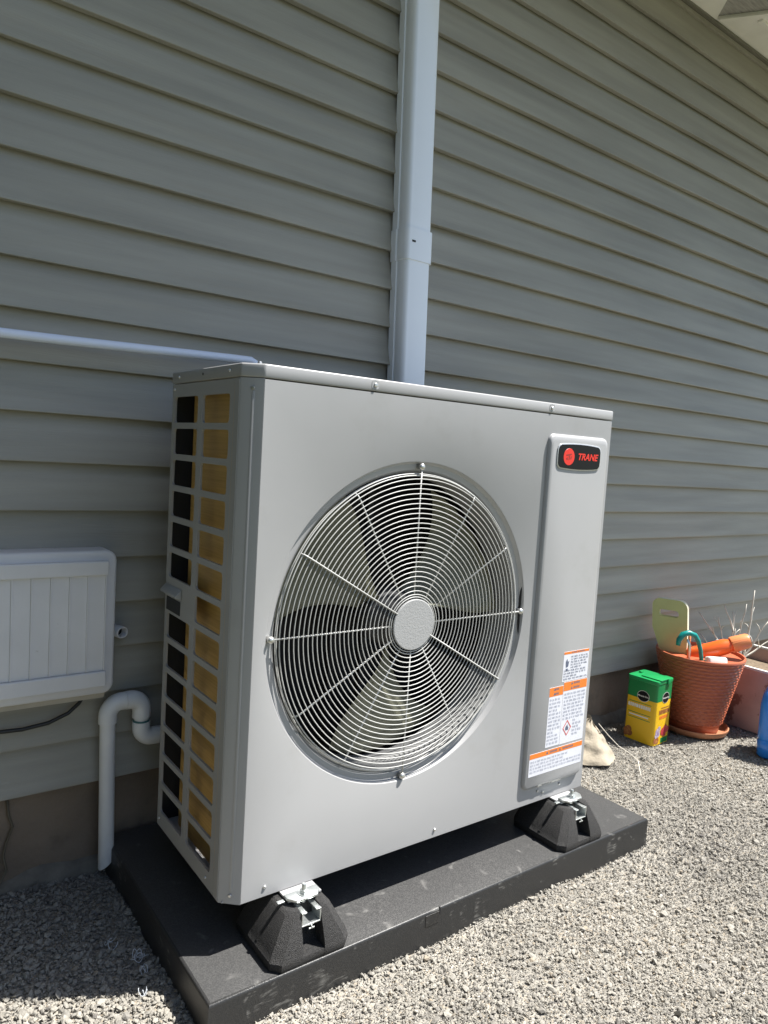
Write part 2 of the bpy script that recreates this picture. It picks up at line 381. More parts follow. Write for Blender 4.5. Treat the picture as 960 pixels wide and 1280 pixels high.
# loose crushed stone
def stones(name, base_v, base_t, areas, label, seed):
    rg = np.random.default_rng(seed); nv = len(base_v); nt_ = len(base_t); pts = []
    for x0, x1, y0, y1, dens, smin, smax in areas:
        n = int((x1 - x0) * (y1 - y0) * dens)
        pts.append(np.stack([rg.uniform(x0, x1, n), rg.uniform(y0, y1, n), smin + (smax - smin) * rg.beta(1.2, 4.0, n)], -1))
    P = np.concatenate(pts)
    P = P[~((P[:, 0] > -.058) & (P[:, 0] < 1.158) & (P[:, 1] > -.084))]; n = len(P); x, y, s = P.T
    V = base_v[None] * (1 + .26 * rg.standard_normal((n, nv, 1)).clip(-1.2, 1.2))
    V = V * np.stack([rg.uniform(.8, 1.35, n), rg.uniform(.7, 1.1, n), rg.uniform(.38, .66, n)], -1)[:, None, :]
    q = rg.standard_normal((n, 4)); q[:, 1:3] *= .35; q /= np.linalg.norm(q, axis=1, keepdims=True); w, a, b, c = q.T
    Rm = np.stack([1-2*(b*b+c*c), 2*(a*b-c*w), 2*(a*c+b*w), 2*(a*b+c*w), 1-2*(a*a+c*c), 2*(b*c-a*w), 2*(a*c-b*w), 2*(b*c+a*w), 1-2*(a*a+b*b)], -1).reshape(n, 3, 3)
    V = np.einsum('nij,nkj->nki', Rm, V) * s[:, None, None]
    z = gh(x, y) + s * .1 + rg.uniform(-.0005, .0016, n)
    V = (V + np.stack([x, y, z], -1)[:, None, :]).reshape(-1, 3).astype(np.float32)
    F = (base_t[None] + (np.arange(n) * nv)[:, None, None]).reshape(-1).astype(np.int32)
    me = bpy.data.meshes.new(name); nf = n * nt_
    me.vertices.add(n * nv); me.vertices.foreach_set('co', V.ravel())
    me.loops.add(nf * 3); me.loops.foreach_set('vertex_index', F)
    me.polygons.add(nf); me.polygons.foreach_set('loop_start', np.arange(0, nf * 3, 3, dtype=np.int32)); me.polygons.foreach_set('loop_total', np.full(nf, 3, dtype=np.int32))
    patch = .5 + .22 * np.sin(5.3 * x + 2 * y + 1) * np.cos(6.1 * y - 1.7 * x)
    at = me.attributes.new('rnd', 'FLOAT', 'POINT'); at.data.foreach_set('value', np.repeat((patch + rg.normal(0, .17, n)).clip(0, 1), nv).astype(np.float32))
    me.update(); me.validate(); me.materials.append(M['stone']); me.polygons.foreach_set('use_smooth', np.zeros(nf, dtype=bool))
    o = bpy.data.objects.new(name, me); COL.objects.link(o); tag(o, label, 'gravel', kind='stuff')
_phi = (1 + 5 ** .5) / 2
ICO = np.array([(-1, _phi, 0), (1, _phi, 0), (-1, -_phi, 0), (1, -_phi, 0), (0, -1, _phi), (0, 1, _phi), (0, -1, -_phi), (0, 1, -_phi), (_phi, 0, -1), (_phi, 0, 1), (-_phi, 0, -1), (-_phi, 0, 1)]) / math.hypot(1, _phi)
ICT = np.array([(0,11,5),(0,5,1),(0,1,7),(0,7,10),(0,10,11),(1,5,9),(5,11,4),(11,10,2),(10,7,6),(7,1,8),(3,9,4),(3,4,2),(3,2,6),(3,6,8),(3,8,9),(4,9,5),(2,4,11),(6,2,10),(8,6,7),(9,8,1)])
OCT = np.array([(1, 0, 0), (-1, 0, 0), (0, 1, 0), (0, -1, 0), (0, 0, 1), (0, 0, -1)], float)
OCF = np.array([(0,2,4),(2,1,4),(1,3,4),(3,0,4),(2,0,5),(1,2,5),(3,1,5),(0,3,5)])
stones('gravel', ICO, ICT, [(-.75, -.055, -.35, .534, 17000, .0022, .0092), (-.75, 1.5, -.85, -.084, 9000, .0022, .0068), (1.155, 2.05, -.084, .534, 9000, .0022, .0062), (1.5, 2.75, -.6, -.084, 7000, .0022, .007), (2.05, 3.0, -.084, .534, 6000, .0024, .007)],
       'loose pale crushed gravel covering the ground', 11)
stones('pebbles', ICO, ICT, [(-.75, -.055, -.35, .534, 700, .0065, .0125), (-.75, 1.5, -.85, -.084, 260, .0055, .0105), (1.155, 3.0, -.5, .534, 260, .0055, .0105)], 'scattered larger pebbles among the gravel', 13)
stones('grit', OCT, OCF, [(-.75, -.055, -.35, .534, 40000, .0011, .0034), (-.75, 1.5, -.85, -.084, 62000, .0011, .0034), (1.155, 2.05, -.084, .534, 60000, .0011, .0034), (1.5, 2.75, -.6, -.084, 30000, .0014, .0038), (2.05, 3.0, -.084, .534, 25000, .0014, .004)],
       'fine pale grit filling the gaps between the gravel stones', 12)

# added leafy block outside the view, cutting light on the unit's left side
def build_blocker_hedge():
    n = 26000; x = rng.uniform(-3.1, -2.1, n); y = rng.uniform(-4.5, .35, n); z = rng.uniform(0, 3.0, n)
    face = rng.integers(0, 3, n); x = np.where(face > 0, -2.12 - np.abs(rng.normal(0, .10, n)), x)
    z = np.where(face == 0, 2.95 - np.abs(rng.normal(0, .08, n)), z); s = rng.uniform(.03, .07, n)
    u = rng.standard_normal((n, 3)); u /= np.linalg.norm(u, axis=1, keepdims=True); v = np.cross(u, rng.standard_normal((n, 3))); v /= np.linalg.norm(v, axis=1, keepdims=True)
    c = np.stack([x, y, z], -1); q = np.stack([c - u * s[:, None], c - v * s[:, None] * .45, c + u * s[:, None], c + v * s[:, None] * .45], 1).reshape(-1, 3)
    core = np.array([(-3.0, -4.4, -.03), (-2.3, -4.4, -.03), (-2.3, .3, -.03), (-3.0, .3, -.03), (-3.0, -4.4, 2.85), (-2.3, -4.4, 2.85), (-2.3, .3, 2.85), (-3.0, .3, 2.85)])
    F = np.arange(n * 4).reshape(-1, 4); k = n * 4
    fs = F.tolist() + [[k + i for i in f] for f in ((0, 3, 2, 1), (4, 5, 6, 7), (0, 1, 5, 4), (1, 2, 6, 5), (2, 3, 7, 6), (3, 0, 4, 7))]
    me = bpy.data.meshes.new('blocker_hedge'); me.from_pydata(np.concatenate([q, core]).tolist(), [], fs); me.materials.append(mat('blocker_leaf', (.045, .065, .025), .6, var=.4, vscale=9))
    o = bpy.data.objects.new('blocker_hedge', me); COL.objects.link(o); tag(o, 'added dark leafy block, out of view, dimming the left side of the heat pump', 'blocker_hedge', kind='stuff')
build_blocker_hedge()

# ------------------------------------------------------------------ house wall
WX0, WX1 = -3.0, 6.0
YF = 0.535        # foundation face
YS = 0.530        # plane the siding boards hang on
EX = 0.1016; Z0 = 0.217
EAVE_Y, SOF_Z = -0.21, 2.69
house = thing('house', 'house wall of grey-green lap siding above a low concrete foundation', 'house', (1.5, .9, 0))
bm = bmesh.new(); box(bm, WX0, WX1, YF, .80, -.35, .235, .0); put('foundation', bm, M['concrete'], house)
bm = bmesh.new(); box(bm, WX0, WX1, .5335, .80, .2352, 2.86); put('sheathing', bm, M['trim'], house)
# mortar ledge along the foot of the foundation: low irregular swell
bm = bmesh.new()
nx = 120; rows = []
for i in range(nx + 1):
    x = -1.3 + 3.6 * i / nx
    h = .032 + .014 * math.sin(x * 7 + 1) + .008 * math.sin(x * 23) + random.uniform(-.004, .004); d = .016 + .006 * math.sin(x * 11 + 2) + random.uniform(-.002, .002)
    rows.append([(x, YF - .001 - d, -.03), (x, YF - .001 - d, .004), (x, YF - .001 - d * .6, h * .7), (x, YF - .0005, h), (x, YF + .004, h)])
for i in range(nx):
    for k in range(4): poly(bm, [rows[i][k], rows[i+1][k], rows[i+1][k+1], rows[i][k+1]], [(0, 1, 2, 3)])
bmesh.ops.remove_doubles(bm, verts=bm.verts, dist=1e-5); put('mortar_ledge', bm, M['spill'], house, smooth=True)

def siding_board(k, xa, xb):
    z = Z0 + EX * k; dbl = k % 2 == 0
    lip = .0235 if dbl else .0205
    prof = [(-.0012, z + EX + .018), (-.0024, z + EX - .001), (-.0024 - (lip - .0026) * .34, z + EX * .66), (-.0024 - (lip - .0026) * .68, z + EX * .32), (-.0024 - (lip - .0026) * .89, z + .0115), (-lip, z + .0042), (-lip, z + .0010), (-lip + .0010, z), (-.0068, z + .0006), (-.0064, z + .016)]
    n = max(2, int((xb - xa) / .09)); bm = bmesh.new(); rws = []
    ph = random.uniform(0, 6.28); ph2 = random.uniform(0, 6.28)
    for i in range(n + 1):
        x = xa + (xb - xa) * i / n
        w = .0009 * math.sin(x * 5.1 + ph) + .0006 * math.sin(x * 13.7 + ph2)
        wz = .0010 * math.sin(x * 2.3 + ph2)
        r = []
        for j, (py, pz) in enumerate(prof):
            a = 1 if 2 <= j <= 8 else 0
            r.append(bm.verts.new((x, YS + py + a * w * (.6 if j < 4 else 1), pz + (wz if a else 0))))
        rws.append(r)
    for i in range(n):
        for j in range(len(prof) - 1): bm.faces.new((rws[i][j], rws[i+1][j], rws[i+1][j+1], rws[i][j+1]))
    for r in (rws[0], rws[-1]): bm.faces.new(r)
    return put('siding_board', bm, M['siding'], house, smooth=28)
seams = {5: -.6, 4: -.6, 11: -.9, 10: -.9, 17: 3.3, 16: 3.3}
for k in range(24):
    if k in seams:
        s = seams[k]; siding_board(k, WX0, s); siding_board(k, s - .014, WX1).location.y -= .0009
    else: siding_board(k, WX0, WX1)
# frieze, soffit, fascia, roof
bm = bmesh.new(); box(bm, WX0, WX1, .5185, .5335, Z0 + EX * 24 + .0085, 2.6795, .001); put('frieze_trim', bm, M['siding'], house)
bm = bmesh.new(); box(bm, WX0, WX1, .506, .5335, 2.681, 2.6898, .001); put('soffit_channel', bm, M['trim'], house)
SE = EAVE_Y + .0200
ap = (2.085, .5055); le = (ap[0] - (ap[1] - SE) * .93, SE); re_ = (ap[0] + (ap[1] - SE) * .70, SE)
bm = bmesh.new(); prism(bm, [(WX0, SE), le, ap, (ap[0], .80), (WX0, .80)], lambda u, v, d: (u, v, d), SOF_Z, SOF_Z + .012); put('soffit_panel', bm, M['cream'], house)
bm = bmesh.new(); prism(bm, [re_, (WX1, SE), (WX1, .80), (ap[0] + .001, .80), (ap[0] + .001, ap[1])], lambda u, v, d: (u, v, d), SOF_Z + .002, SOF_Z + .012); put('soffit_panel', bm, M['cream'], house)
bm = bmesh.new(); prism(bm, [le, re_, ap], lambda u, v, d: (u, v, d), SOF_Z + .0125, SOF_Z + .022); put('soffit_board', bm, M['greywood'], house)
bm = bmesh.new(); bd_ = Vector((re_[0] - ap[0], re_[1] - ap[1], 0)).normalized(); bn_ = Vector((-bd_.y, bd_.x, 0)); a0_ = Vector((ap[0], ap[1], 0)) + bd_ * .012
q_ = [a0_ - bn_ * .006, a0_ + bd_ * .64 - bn_ * .006, a0_ + bd_ * .64 + bn_ * .008, a0_ + bn_ * .008]
prism(bm, [(p.x, p.y) for p in q_], lambda u, v, d: (u, v, d), SOF_Z - .006, SOF_Z + .0018, .001); put('soffit_batten', bm, M['cream'], house)
bm = bmesh.new(); box(bm, 2.205, WX1, .392, .410, SOF_Z - .006, SOF_Z + .0016, .001); put('soffit_batten', bm, M['cream'], house)
bm = bmesh.new(); box(bm, WX0, WX1, EAVE_Y, EAVE_Y + .0195, SOF_Z - .012, SOF_Z + .16, .002); put('fascia', bm, M['cream'], house)
bm = bmesh.new(); poly(bm, [(WX0, EAVE_Y + .001, 2.8502), (WX1, EAVE_Y + .001, 2.8502), (WX1, 3.5, 4.3), (WX0, 3.5, 4.3), (WX0, EAVE_Y + .001, 2.875), (WX1, EAVE_Y + .001, 2.875), (WX1, 3.5, 4.33), (WX0, 3.5, 4.33)],
     [(0, 3, 2, 1), (4, 5, 6, 7), (0, 1, 5, 4), (1, 2, 6, 5), (2, 3, 7, 6), (3, 0, 4, 7)]); put('roof', bm, M['roof'], house)
bm = bmesh.new(); box(bm, WX0, WX1, .8005, 3.4, -.3, 2.68); put('house_body', bm, M['trim'], house)

# ------------------------------------------------------------------ equipment pad
ZP = .075
pad = thing('equipment_pad', 'scuffed black plastic slab pad lying on the gravel under the heat pump', 'pad', (.55, .22, 0))
px0, px1, py0, py1 = -.060, 1.160, -.085, .524
bm = bmesh.new(); box(bm, px0, px1, py0, py1, -.03, ZP - .006, 0)
for f in list(bm.faces):
    if f.normal.z > .9: bm.faces.remove(f)
b2 = bmesh.new()
L0 = [(px0, py0), (px1, py0), (px1, py1), (px0, py1)]
def ringz(ins, z): return [(px0 + ins, py0 + ins, z), (px1 - ins, py0 + ins, z), (px1 - ins, py1 - ins, z), (px0 + ins, py1 - ins, z)]
bv = [(0, ZP - .006), (.001, ZP - .0025), (.0035, ZP - .0006), (.006, ZP)]
for (i0, z0), (i1, z1) in zip(bv[:-1], bv[1:]):
    A, B = ringz(i0, z0), ringz(i1, z1)
    for k in range(4): poly(bm, [A[k], A[(k+1)%4], B[(k+1)%4], B[k]], [(0, 1, 2, 3)])
bmesh.ops.remove_doubles(bm, verts=bm.verts, dist=1e-6)
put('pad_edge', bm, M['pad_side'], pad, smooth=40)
bm = bmesh.new(); A = ringz(.006, ZP); poly(bm, A, [(0, 1, 2, 3)])
bmesh.ops.subdivide_edges(bm, edges=bm.edges, cuts=10, use_grid_fill=True)
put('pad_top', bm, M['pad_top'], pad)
# small moulding notch in the front edge
bm = bmesh.new(); box(bm, .437, .440, py0 - .0012, py0 + .004, ZP - .014, ZP + .0003); put('mould_notch', bm, M['cab_dark'], pad)
bm = bmesh.new(); box(bm, .40, .4365, py0 - .0008, py0 + .003, ZP - .030, ZP - .0062, .0004); put('mould_seam', bm, M['pad_side'], pad)

# ------------------------------------------------------------------ heat pump
UW, UD, ZB, ZL, ZT = .980, .3495, .170, 1.1025, 1.127
CX, CZ, RO = .384, .649, .329
hp = thing('heat_pump', 'light grey heat pump outdoor unit with a large round fan grille', 'heat pump', (.49, .17, ZB))
FR = lambda y: (lambda u, v: (u, y, v))
# front panel with the round opening
circ = lambda r, n=128: [(CX + r * math.cos(2 * math.pi * k / n), CZ + r * math.sin(2 * math.pi * k / n)) for k in range(n)]
bm = bmesh.new()
fx0, fx1 = .0315, UW - .0015
H = holed(bm, (fx0, fx1, ZB + .001, ZL - .001), circ(RO), FR(0))
H = sorted(H, key=lambda v: math.atan2(v.co.z - CZ, v.co.x - CX) % (2 * math.pi))
def addring(prev, r, y):
    n = len(prev); new = [bm.verts.new((CX + r * math.cos(2 * math.pi * k / n), y, CZ + r * math.sin(2 * math.pi * k / n))) for k in range(n)]
    for k in range(n): bm.faces.new((prev[k], prev[(k+1) % n], new[(k+1) % n], new[k]))
    return new
for r, y in ((RO - .0012, .0004), (RO - .0050, .0085), (RO - .0064, .0100), (.3130, .0100), (.3112, .0112)): H = addring(H, r, y)
# folded edges
for (a, b, c, d) in (((fx0, ZB + .001), (fx1, ZB + .001), (fx1, ZB), (fx0, ZB)), ((fx1, ZB + .001), (fx1, ZL - .001), (UW, ZL - .001), (UW, ZB + .001))):
    poly(bm, [(a[0], 0, a[1]), (b[0], 0, b[1]), (c[0], .0012, c[1]), (d[0], .0012, d[1])], [(0, 1, 2, 3)])
poly(bm, [(fx0, .0012, ZB), (fx1, .0012, ZB), (fx1, .02, ZB), (fx0, .02, ZB)], [(0, 1, 2, 3)])
poly(bm, [(UW, .0012, ZB + .001), (UW, .0012, ZL - .001), (UW, .016, ZL - .001), (UW, .016, ZB + .001)], [(0, 1, 2, 3)])
put('front_panel', bm, M['cab'], hp, smooth=35, recalc=False)
# orifice ring
bm = bmesh.new(); pr = [(.3114, .0114), (.3075, .0135), (.305, .018), (.304, .03), (.304, .095)]
lathe_rings = []
for r, y in pr: lathe_rings.append([bm.verts.new((CX + r * math.cos(2*math.pi*k/128), y, CZ + r * math.sin(2*math.pi*k/128))) for k in range(128)])
for A, B in zip(lathe_rings[:-1], lathe_rings[1:]):
    for k in range(128): bm.faces.new((A[k], A[(k+1)%128], B[(k+1)%128], B[k]))
put('fan_orifice', bm, M['orifice'], hp, smooth=True)
# cabinet shell: right side, back, floor, inner bulkhead
bm = bmesh.new(); box(bm, UW - .0012, UW - .0002, .0165, UD, ZB + .0005, ZL - .0005); put('right_panel', bm, M['cab'], hp)
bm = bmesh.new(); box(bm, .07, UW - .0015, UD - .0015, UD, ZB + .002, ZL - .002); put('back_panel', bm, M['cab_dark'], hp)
bm = bmesh.new(); box(bm, .004, UW - .0015, .0205, UD - .002, ZB + .0006, ZB + .004); put('base_pan', bm, M['cab'], hp)
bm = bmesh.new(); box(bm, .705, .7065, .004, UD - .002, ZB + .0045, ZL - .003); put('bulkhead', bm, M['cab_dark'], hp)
bm = bmesh.new(); box(bm, .0008, .0018, .338, UD, ZB + .003, ZL - .003); box(bm, .0008, .07, UD - .0012, UD - .0002, ZB + .003, ZL - .003); put('rear_corner', bm, M['cab_dark'], hp)
# lid
lid2 = [(-.0012, .0260), (.0305, -.0008), (UW + .0008, -.0008), (UW + .0008, UD + .002), (-.0012, UD + .002)]
bm = bmesh.new(); prism(bm, lid2, lambda u, v, d: (u, v, d), ZL + .001, ZT, .0028); lid = put('lid', bm, M['cab'], hp, smooth=50)
def screw(x, y, z, nrm, parent, r=.0042, pocket=False):
    bm = bmesh.new(); lathe(bm, [(r, 0), (r, .0012), (r * .75, .0024), (0.0, .0028)], (0, 0, 0), 14)
    q = Vector(nrm).to_track_quat('Z', 'Y').to_matrix().to_4x4(); bm.transform(Matrix.Translation((x, y, z)) @ q)
    put('screw', bm, M['screw'], parent, smooth=40)
for x in (.259, .755):
    bm = bmesh.new(); prism(bm, rrect(x - .008, x + .008, ZL + .005, ZT - .003, .004), lambda u, v, d: (u, d, v), -.0014, -.0006); put('screw_pocket', bm, M['cab_hub'], lid)
    screw(x, -.0014, 1.115, (0, -1, 0), lid, .0042)
for y in (.31, .07): screw(-.0012, y, 1.116, (-1, 0, 0), lid, .0032)
bm = bmesh.new(); lathe(bm, [(.0025, 0), (.0025, .0006)], (0, 0, 0), 10); bm.transform(Matrix.Translation((-.0012, .19, 1.116)) @ Vector((-1, 0, 0)).to_track_quat('Z', 'Y').to_matrix().to_4x4()); put('hole_plug', bm, M['cab_dark'], lid)
for x, y in ((.035, .03), (.30, .30), (.10, .20)): 
    bm = bmesh.new(); lathe(bm, [(.0045, 0), (.0045, .002), (.003, .006), (0, .0065)], (x, y, ZT), 12); put('screw', bm, M['screw'], lid, smooth=40)
for x, z in ((.078, .189), (.484, .188), (.83, .190)): screw(x, 0, z, (0, -1, 0), hp, .0036)
# chamfered corner post
bm = bmesh.new(); cp = [(0, .050), (0, .0275), (.0008, .0262), (.0298, .0006), (.0312, 0.0), (.0312, .004), (.004, .029), (.004, .050)]
prism(bm, cp, lambda u, v, d: (u, v, d), ZB, ZL); post = put('corner_post', bm, M['cab'], hp, smooth=28)
cdir = Vector((.0298 - .0008, .0006 - .0262, 0)).normalized(); cn = Vector((cdir.y, -cdir.x, 0)); cn = cn if cn.x < 0 else -cn
cmid = Vector((.0155, .0134, 0))
for off, w in ((0.002, .0026),):
    bm = bmesh.new(); prof = rrect(-w, w, ZB + .022, ZL - .022, w * .98, 5)
    prism(bm, prof, lambda u, v, d: tuple(cmid + cdir * (u + off) + cn * d + Vector((0, 0, v))), -.001, .0012, .0006); put('embossed_rib', bm, M['cab'], post, smooth=40)
bm = bmesh.new(); box(bm, -.0013, -.0001, .0285, .0345, ZB + .002, ZL - .002, .0005); put('corner_flange', bm, M['cab'], post)
screw(*(cmid + cdir * .001 + cn * .0008 + Vector((0, 0, 1.086))), cn, post, .0032)
screw(*(cmid + cdir * .001 + cn * .0008 + Vector((0, 0, .186))), cn, post, .0032)
# side panel with two columns of openings
bm = bmesh.new(); pitch, hh = .0633, .0515; zt0 = 1.077
cells_y = [(.0505, .2005, .068, .1895), (.2005, .3480, .2115, .335)]
for r in range(14):
    zt = zt0 - pitch * r; zb = zt - hh
    ztop = ZL - .0005 if r == 0 else zt + (pitch - hh) / 2; zbot = ZB + .0005 if r == 13 else zb - (pitch - hh) / 2
    for ci, (a, b, c, d) in enumerate(cells_y):
        if r == 6 and ci == 1:
            poly(bm, [(0, a, zbot), (0, b, zbot), (0, b, ztop), (0, a, ztop)], [(0, 1, 2, 3)]); continue
        hole = rrect(c, d, zb, zt, .0075, 4)
        holed(bm, (a, b, zbot, ztop), hole, lambda u, v: (0, u, v))
        ra = [bm.verts.new((0, u, v)) for u, v in hole]; rb_ = [bm.verts.new((.0048, u, v)) for u, v in hole]
        for k in range(len(hole)): bm.faces.new((ra[k], ra[(k+1) % len(hole)], rb_[(k+1) % len(hole)], rb_[k]))
sp = put('side_grille_panel', bm, M['cab'], hp, recalc=False)
bm = bmesh.new()   # moulded lift handle
hpf = [(.0, .694), (-.006, .688), (-.0115, .682), (-.0125, .678), (-.011, .676), (-.003, .6745), (.0, .672)]
prism(bm, hpf, lambda u, v, d: (u - .0005, d, v), .258, .346, .001); put('lift_handle', bm, M['cab'], sp, smooth=50)
bm = bmesh.new(); box(bm, -.0012, -.0002, .262, .338, .640, .668, .0004); put('handle_recess', bm, M['cab_dark'], sp)
for y, z in ((.335, .187), (.085, .187), (.335, 1.092)): screw(-.0001, y, z, (-1, 0, 0), sp, .003)
# coil: slab of fins with a rounded bend at the rear, copper return bends
bm = bmesh.new(); path = [(.030, .040), (.030, .300)]
for k in range(1, 7):
    a = R(90 * k / 6); path.append((.030 + .03 * (1 - math.cos(a)), .300 + .03 * math.sin(a)))
path.append((.70, .330))
z0c, z1c = ZB + .008, ZL - .006; nz = 42
A = [[bm.verts.new((x, y, z0c + (z1c - z0c) * j / nz)) for j in range(nz + 1)] for x, y in path]
for i in range(len(path) - 1):
    for j in range(nz): bm.faces.new((A[i][j], A[i+1][j], A[i+1][j+1], A[i][j+1]))
coil = put('coil', bm, M['fin'], hp, smooth=True)
# fan
fan = bpy.data.objects.new('fan', None); COL.objects.link(fan); fan.parent = hp; fan.matrix_parent_inverse = Matrix.Translation(-hp.location); fan.location = (CX, .075, CZ)
def fput(name, bm, m, smooth=True):
    me = bpy.data.meshes.new(name); bmesh.ops.recalc_face_normals(bm, faces=bm.faces); bm.to_mesh(me); bm.free(); me.materials.append(m)
    for p in me.polygons: p.use_smooth = smooth
    o = bpy.data.objects.new(name, me); COL.objects.link(o); o.parent = fan; return o
bm = bmesh.new(); lathe(bm, [(0, -.012), (.05, -.012), (.060, -.006), (.062, .0), (.062, .05), (0, .05)], (0, 0, 0), 40, 'y'); fput('fan_hub', bm, M['cab_dark'])
for base in (162, 282, 42):
    bm = bmesh.new(); nr, na = 12, 12; g = []
    for i in range(nr + 1):
        t = i / nr; r = .062 + (.292 - .062) * t
        lead = base + 20 * t * t + 4; trail = base - 27 - 17 * math.sin(t * 2.0) 
        row = []
        for j in range(na + 1):
            s = j / na; a = R(trail + (lead - trail) * s)
            y = -.022 + .055 * s + .010 * math.sin(s * math.pi)
            row.append(bm.verts.new((r * math.cos(a), y, r * math.sin(a))))
        g.append(row)
    for i in range(nr):
        for j in range(na): bm.faces.new((g[i][j], g[i+1][j], g[i+1][j+1], g[i][j+1]))
    bmesh.ops.solidify(bm, geom=list(bm.faces), thickness=.003)
    fput('fan_blade', bm, M['blade'])
# motor and motor bracket
bm = bmesh.new(); lathe(bm, [(.06, .115), (.06, .22), (.0, .22)], (CX, 0, CZ), 32, 'y'); put('fan_motor', bm, M['cab_dark'], hp, smooth=40)
bm = bmesh.new(); box(bm, CX - .05, CX - .035, .225, .24, ZB + .005, ZL - .004); box(bm, CX + .035, CX + .05, .225, .24, ZB + .005, ZL - .004); put('motor_bracket', bm, M['cab_dark'], hp)
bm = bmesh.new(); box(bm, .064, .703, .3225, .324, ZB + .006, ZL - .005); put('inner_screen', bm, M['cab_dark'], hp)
# wire grille
gr = bpy.data.objects.new('fan_grille', None); COL.objects.link(gr); gr.parent = hp; gr.matrix_parent_inverse = Matrix.Translation(-hp.location); gr.location = (CX, 0, CZ)
def gput(name, bm, m, smooth=True):
    me = bpy.data.meshes.new(name); bmesh.ops.recalc_face_normals(bm, faces=bm.faces); bm.to_mesh(me); bm.free(); me.materials.append(m)
    for p in me.polygons: p.use_smooth = smooth
    o = bpy.data.objects.new(name, me); COL.objects.link(o); o.parent = gr; return o
def ring(r, y, wr):
    n = max(48, int(r * 420)); bm = bmesh.new(); tube(bm, [(r * math.cos(2*math.pi*k/n), y, r * math.sin(2*math.pi*k/n)) for k in range(n)], wr, 6, closed=True); return bm
rings_r = [.0560, .0610] + [.0685 + .0098 * i for i in range(24)]
for r in rings_r: gput('grille_ring', ring(r, -.0045, .00105), M['wire'])
for r, y in ((.3005, .0005), (.3035, .0065), (.3035, .0125)): gput('grille_ring', ring(r, y, .0013), M['wire'])
for k in range(12):
    a = R(30 * k); ca, sa = math.cos(a), math.sin(a); front = (30 * k) in (150, 330)
    y = -.0072 if front else -.0018
    pts = [(ca * .05, y, sa * .05), (ca * .290, y, sa * .290)]
    pts += [(ca * .2995, y + .003, sa * .2995), (ca * .3025, .008 if front else .010, sa * .3025)]
    if k % 3 == 0: pts = [(ca * .05, y, sa * .05), (ca * .318, y + .001, sa * .318)]
    bm = bmesh.new(); tube(bm, pts, .0016, 8); gput('grille_spoke', bm, M['wire'])
bm = bmesh.new(); lathe(bm, [(0, -.0085), (.0505, -.0085), (.0522, -.0075), (.0522, -.005), (0, -.005)], (0, 0, 0), 56, 'y'); gput('grille_hub', bm, M['cab_hub'], False)
for k in range(4):
    a = R(90 * k); x, z = .318 * math.cos(a), .318 * math.sin(a)
    bm = bmesh.new(); lathe(bm, [(.0058, .0100), (.0062, .001), (.0070, .0), (.0070, -.0015), (.0055, -.0043), (.003, -.0057), (0, -.006)], (x, 0, z), 16, 'y'); gput('grille_bolt', bm, M['screw'])
# access cover
bm = bmesh.new()
outer = rrect(.7495, .9635, .2105, 1.0585, .018, 5); mid = rrect(.7508, .9622, .2118, 1.0570, .017, 5); inner = rrect(.7555, .9545, .2185, 1.0420, .012, 5)
prev = None
for pts, y in ((outer, -.0002), (mid, -.0050), (rrect(.7530, .9590, .2150, 1.0500, .0145, 5), -.0080), (inner, -.0092)):
    cur = [bm.verts.new((u, y, v)) for u, v in pts]
    if prev:
        for i in range(len(cur)): bm.faces.new((prev[i], prev[(i+1) % len(cur)], cur[(i+1) % len(cur)], cur[i]))
    prev = cur
bm.faces.new(prev)
cover = put('access_cover', bm, M['cab'], hp, smooth=60)
for x, z in ((.81, .2065), (.89, .2065)): screw(x, -.0003, z - .009, (0, -1, 0), cover, .0034)
for ca, cb in ((.80, .815), (.85, .885)):
    bm = bmesh.new(); box(bm, ca, cb, -.0085, -.0055, .2125, .2165, .0005); put('cover_clip', bm, M['screw'], cover)
# badge
def bulge(x0, x1, z0, z1, r, b):
    pts = []
    for u, v in rrect(x0, x1, z0, z1, r, 6):
        pts.append((u, v))
    out = []
    n = len(pts)
    for i in range(n):
        (u, v), (u2, v2) = pts[i], pts[(i + 1) % n]
        steps = 10 if math.hypot(u2 - u, v2 - v) > .01 else 1
        for s in range(steps): out.append((u + (u2 - u) * s / steps, v + (v2 - v) * s / steps))
    cx, cz = (x0 + x1) / 2, (z0 + z1) / 2; hw, hz = (x1 - x0) / 2, (z1 - z0) / 2
    return [(u + (u - cx) / hw * b * .5 * (1 - ((v - cz) / hz) ** 2), v + (v - cz) / hz * b * (1 - ((u - cx) / hw) ** 2)) for u, v in out]
bx0, bx1, bz0, bz1 = .7785, .9275, .9830, 1.0335
bm = bmesh.new(); prism(bm, bulge(bx0 - .0025, bx1 + .0025, bz0 - .0025, bz1 + .0025, .011, .004), lambda u, v, d: (u, d, v), -.0092, -.0112, .0005); badge = put('badge', bm, M['silver'], cover, smooth=50)
bm = bmesh.new(); prism(bm, bulge(bx0, bx1, bz0, bz1, .0095, .004), lambda u, v, d: (u, d, v), -.0112, -.0118); put('badge_face', bm, M['black'], badge)
def flat_xz(bm, y): bm.transform(Matrix(((1, 0, 0, 0), (0, 0, 1, y), (0, 1, 0, 0), (0, 0, 0, 1))))
bm = bmesh.new(); lathe(bm, [(0, -.0122), (.0192, -.0122), (.0196, -.0118), (0, -.0118)], (.8140, 0, 1.0075), 36, 'y'); put('badge_disc', bm, M['red'], badge)
bm = bmesh.new()
for q in ([(-.010, .005), (.009, .008), (.009, .005), (.003, .004), (.003, -.006), (-.001, -.008), (-.001, .003), (-.010, .002)], [(-.010, -.003), (-.004, -.001), (-.004, -.007), (-.008, -.007)], [(.006, .001), (.010, .002), (.008, -.006), (.005, -.005)]):
    poly(bm, [(.8135 + u, -.0124, 1.0075 + v) for u, v in q], [tuple(range(len(q)))])
put('badge_emblem', bm, M['darkred'], badge)
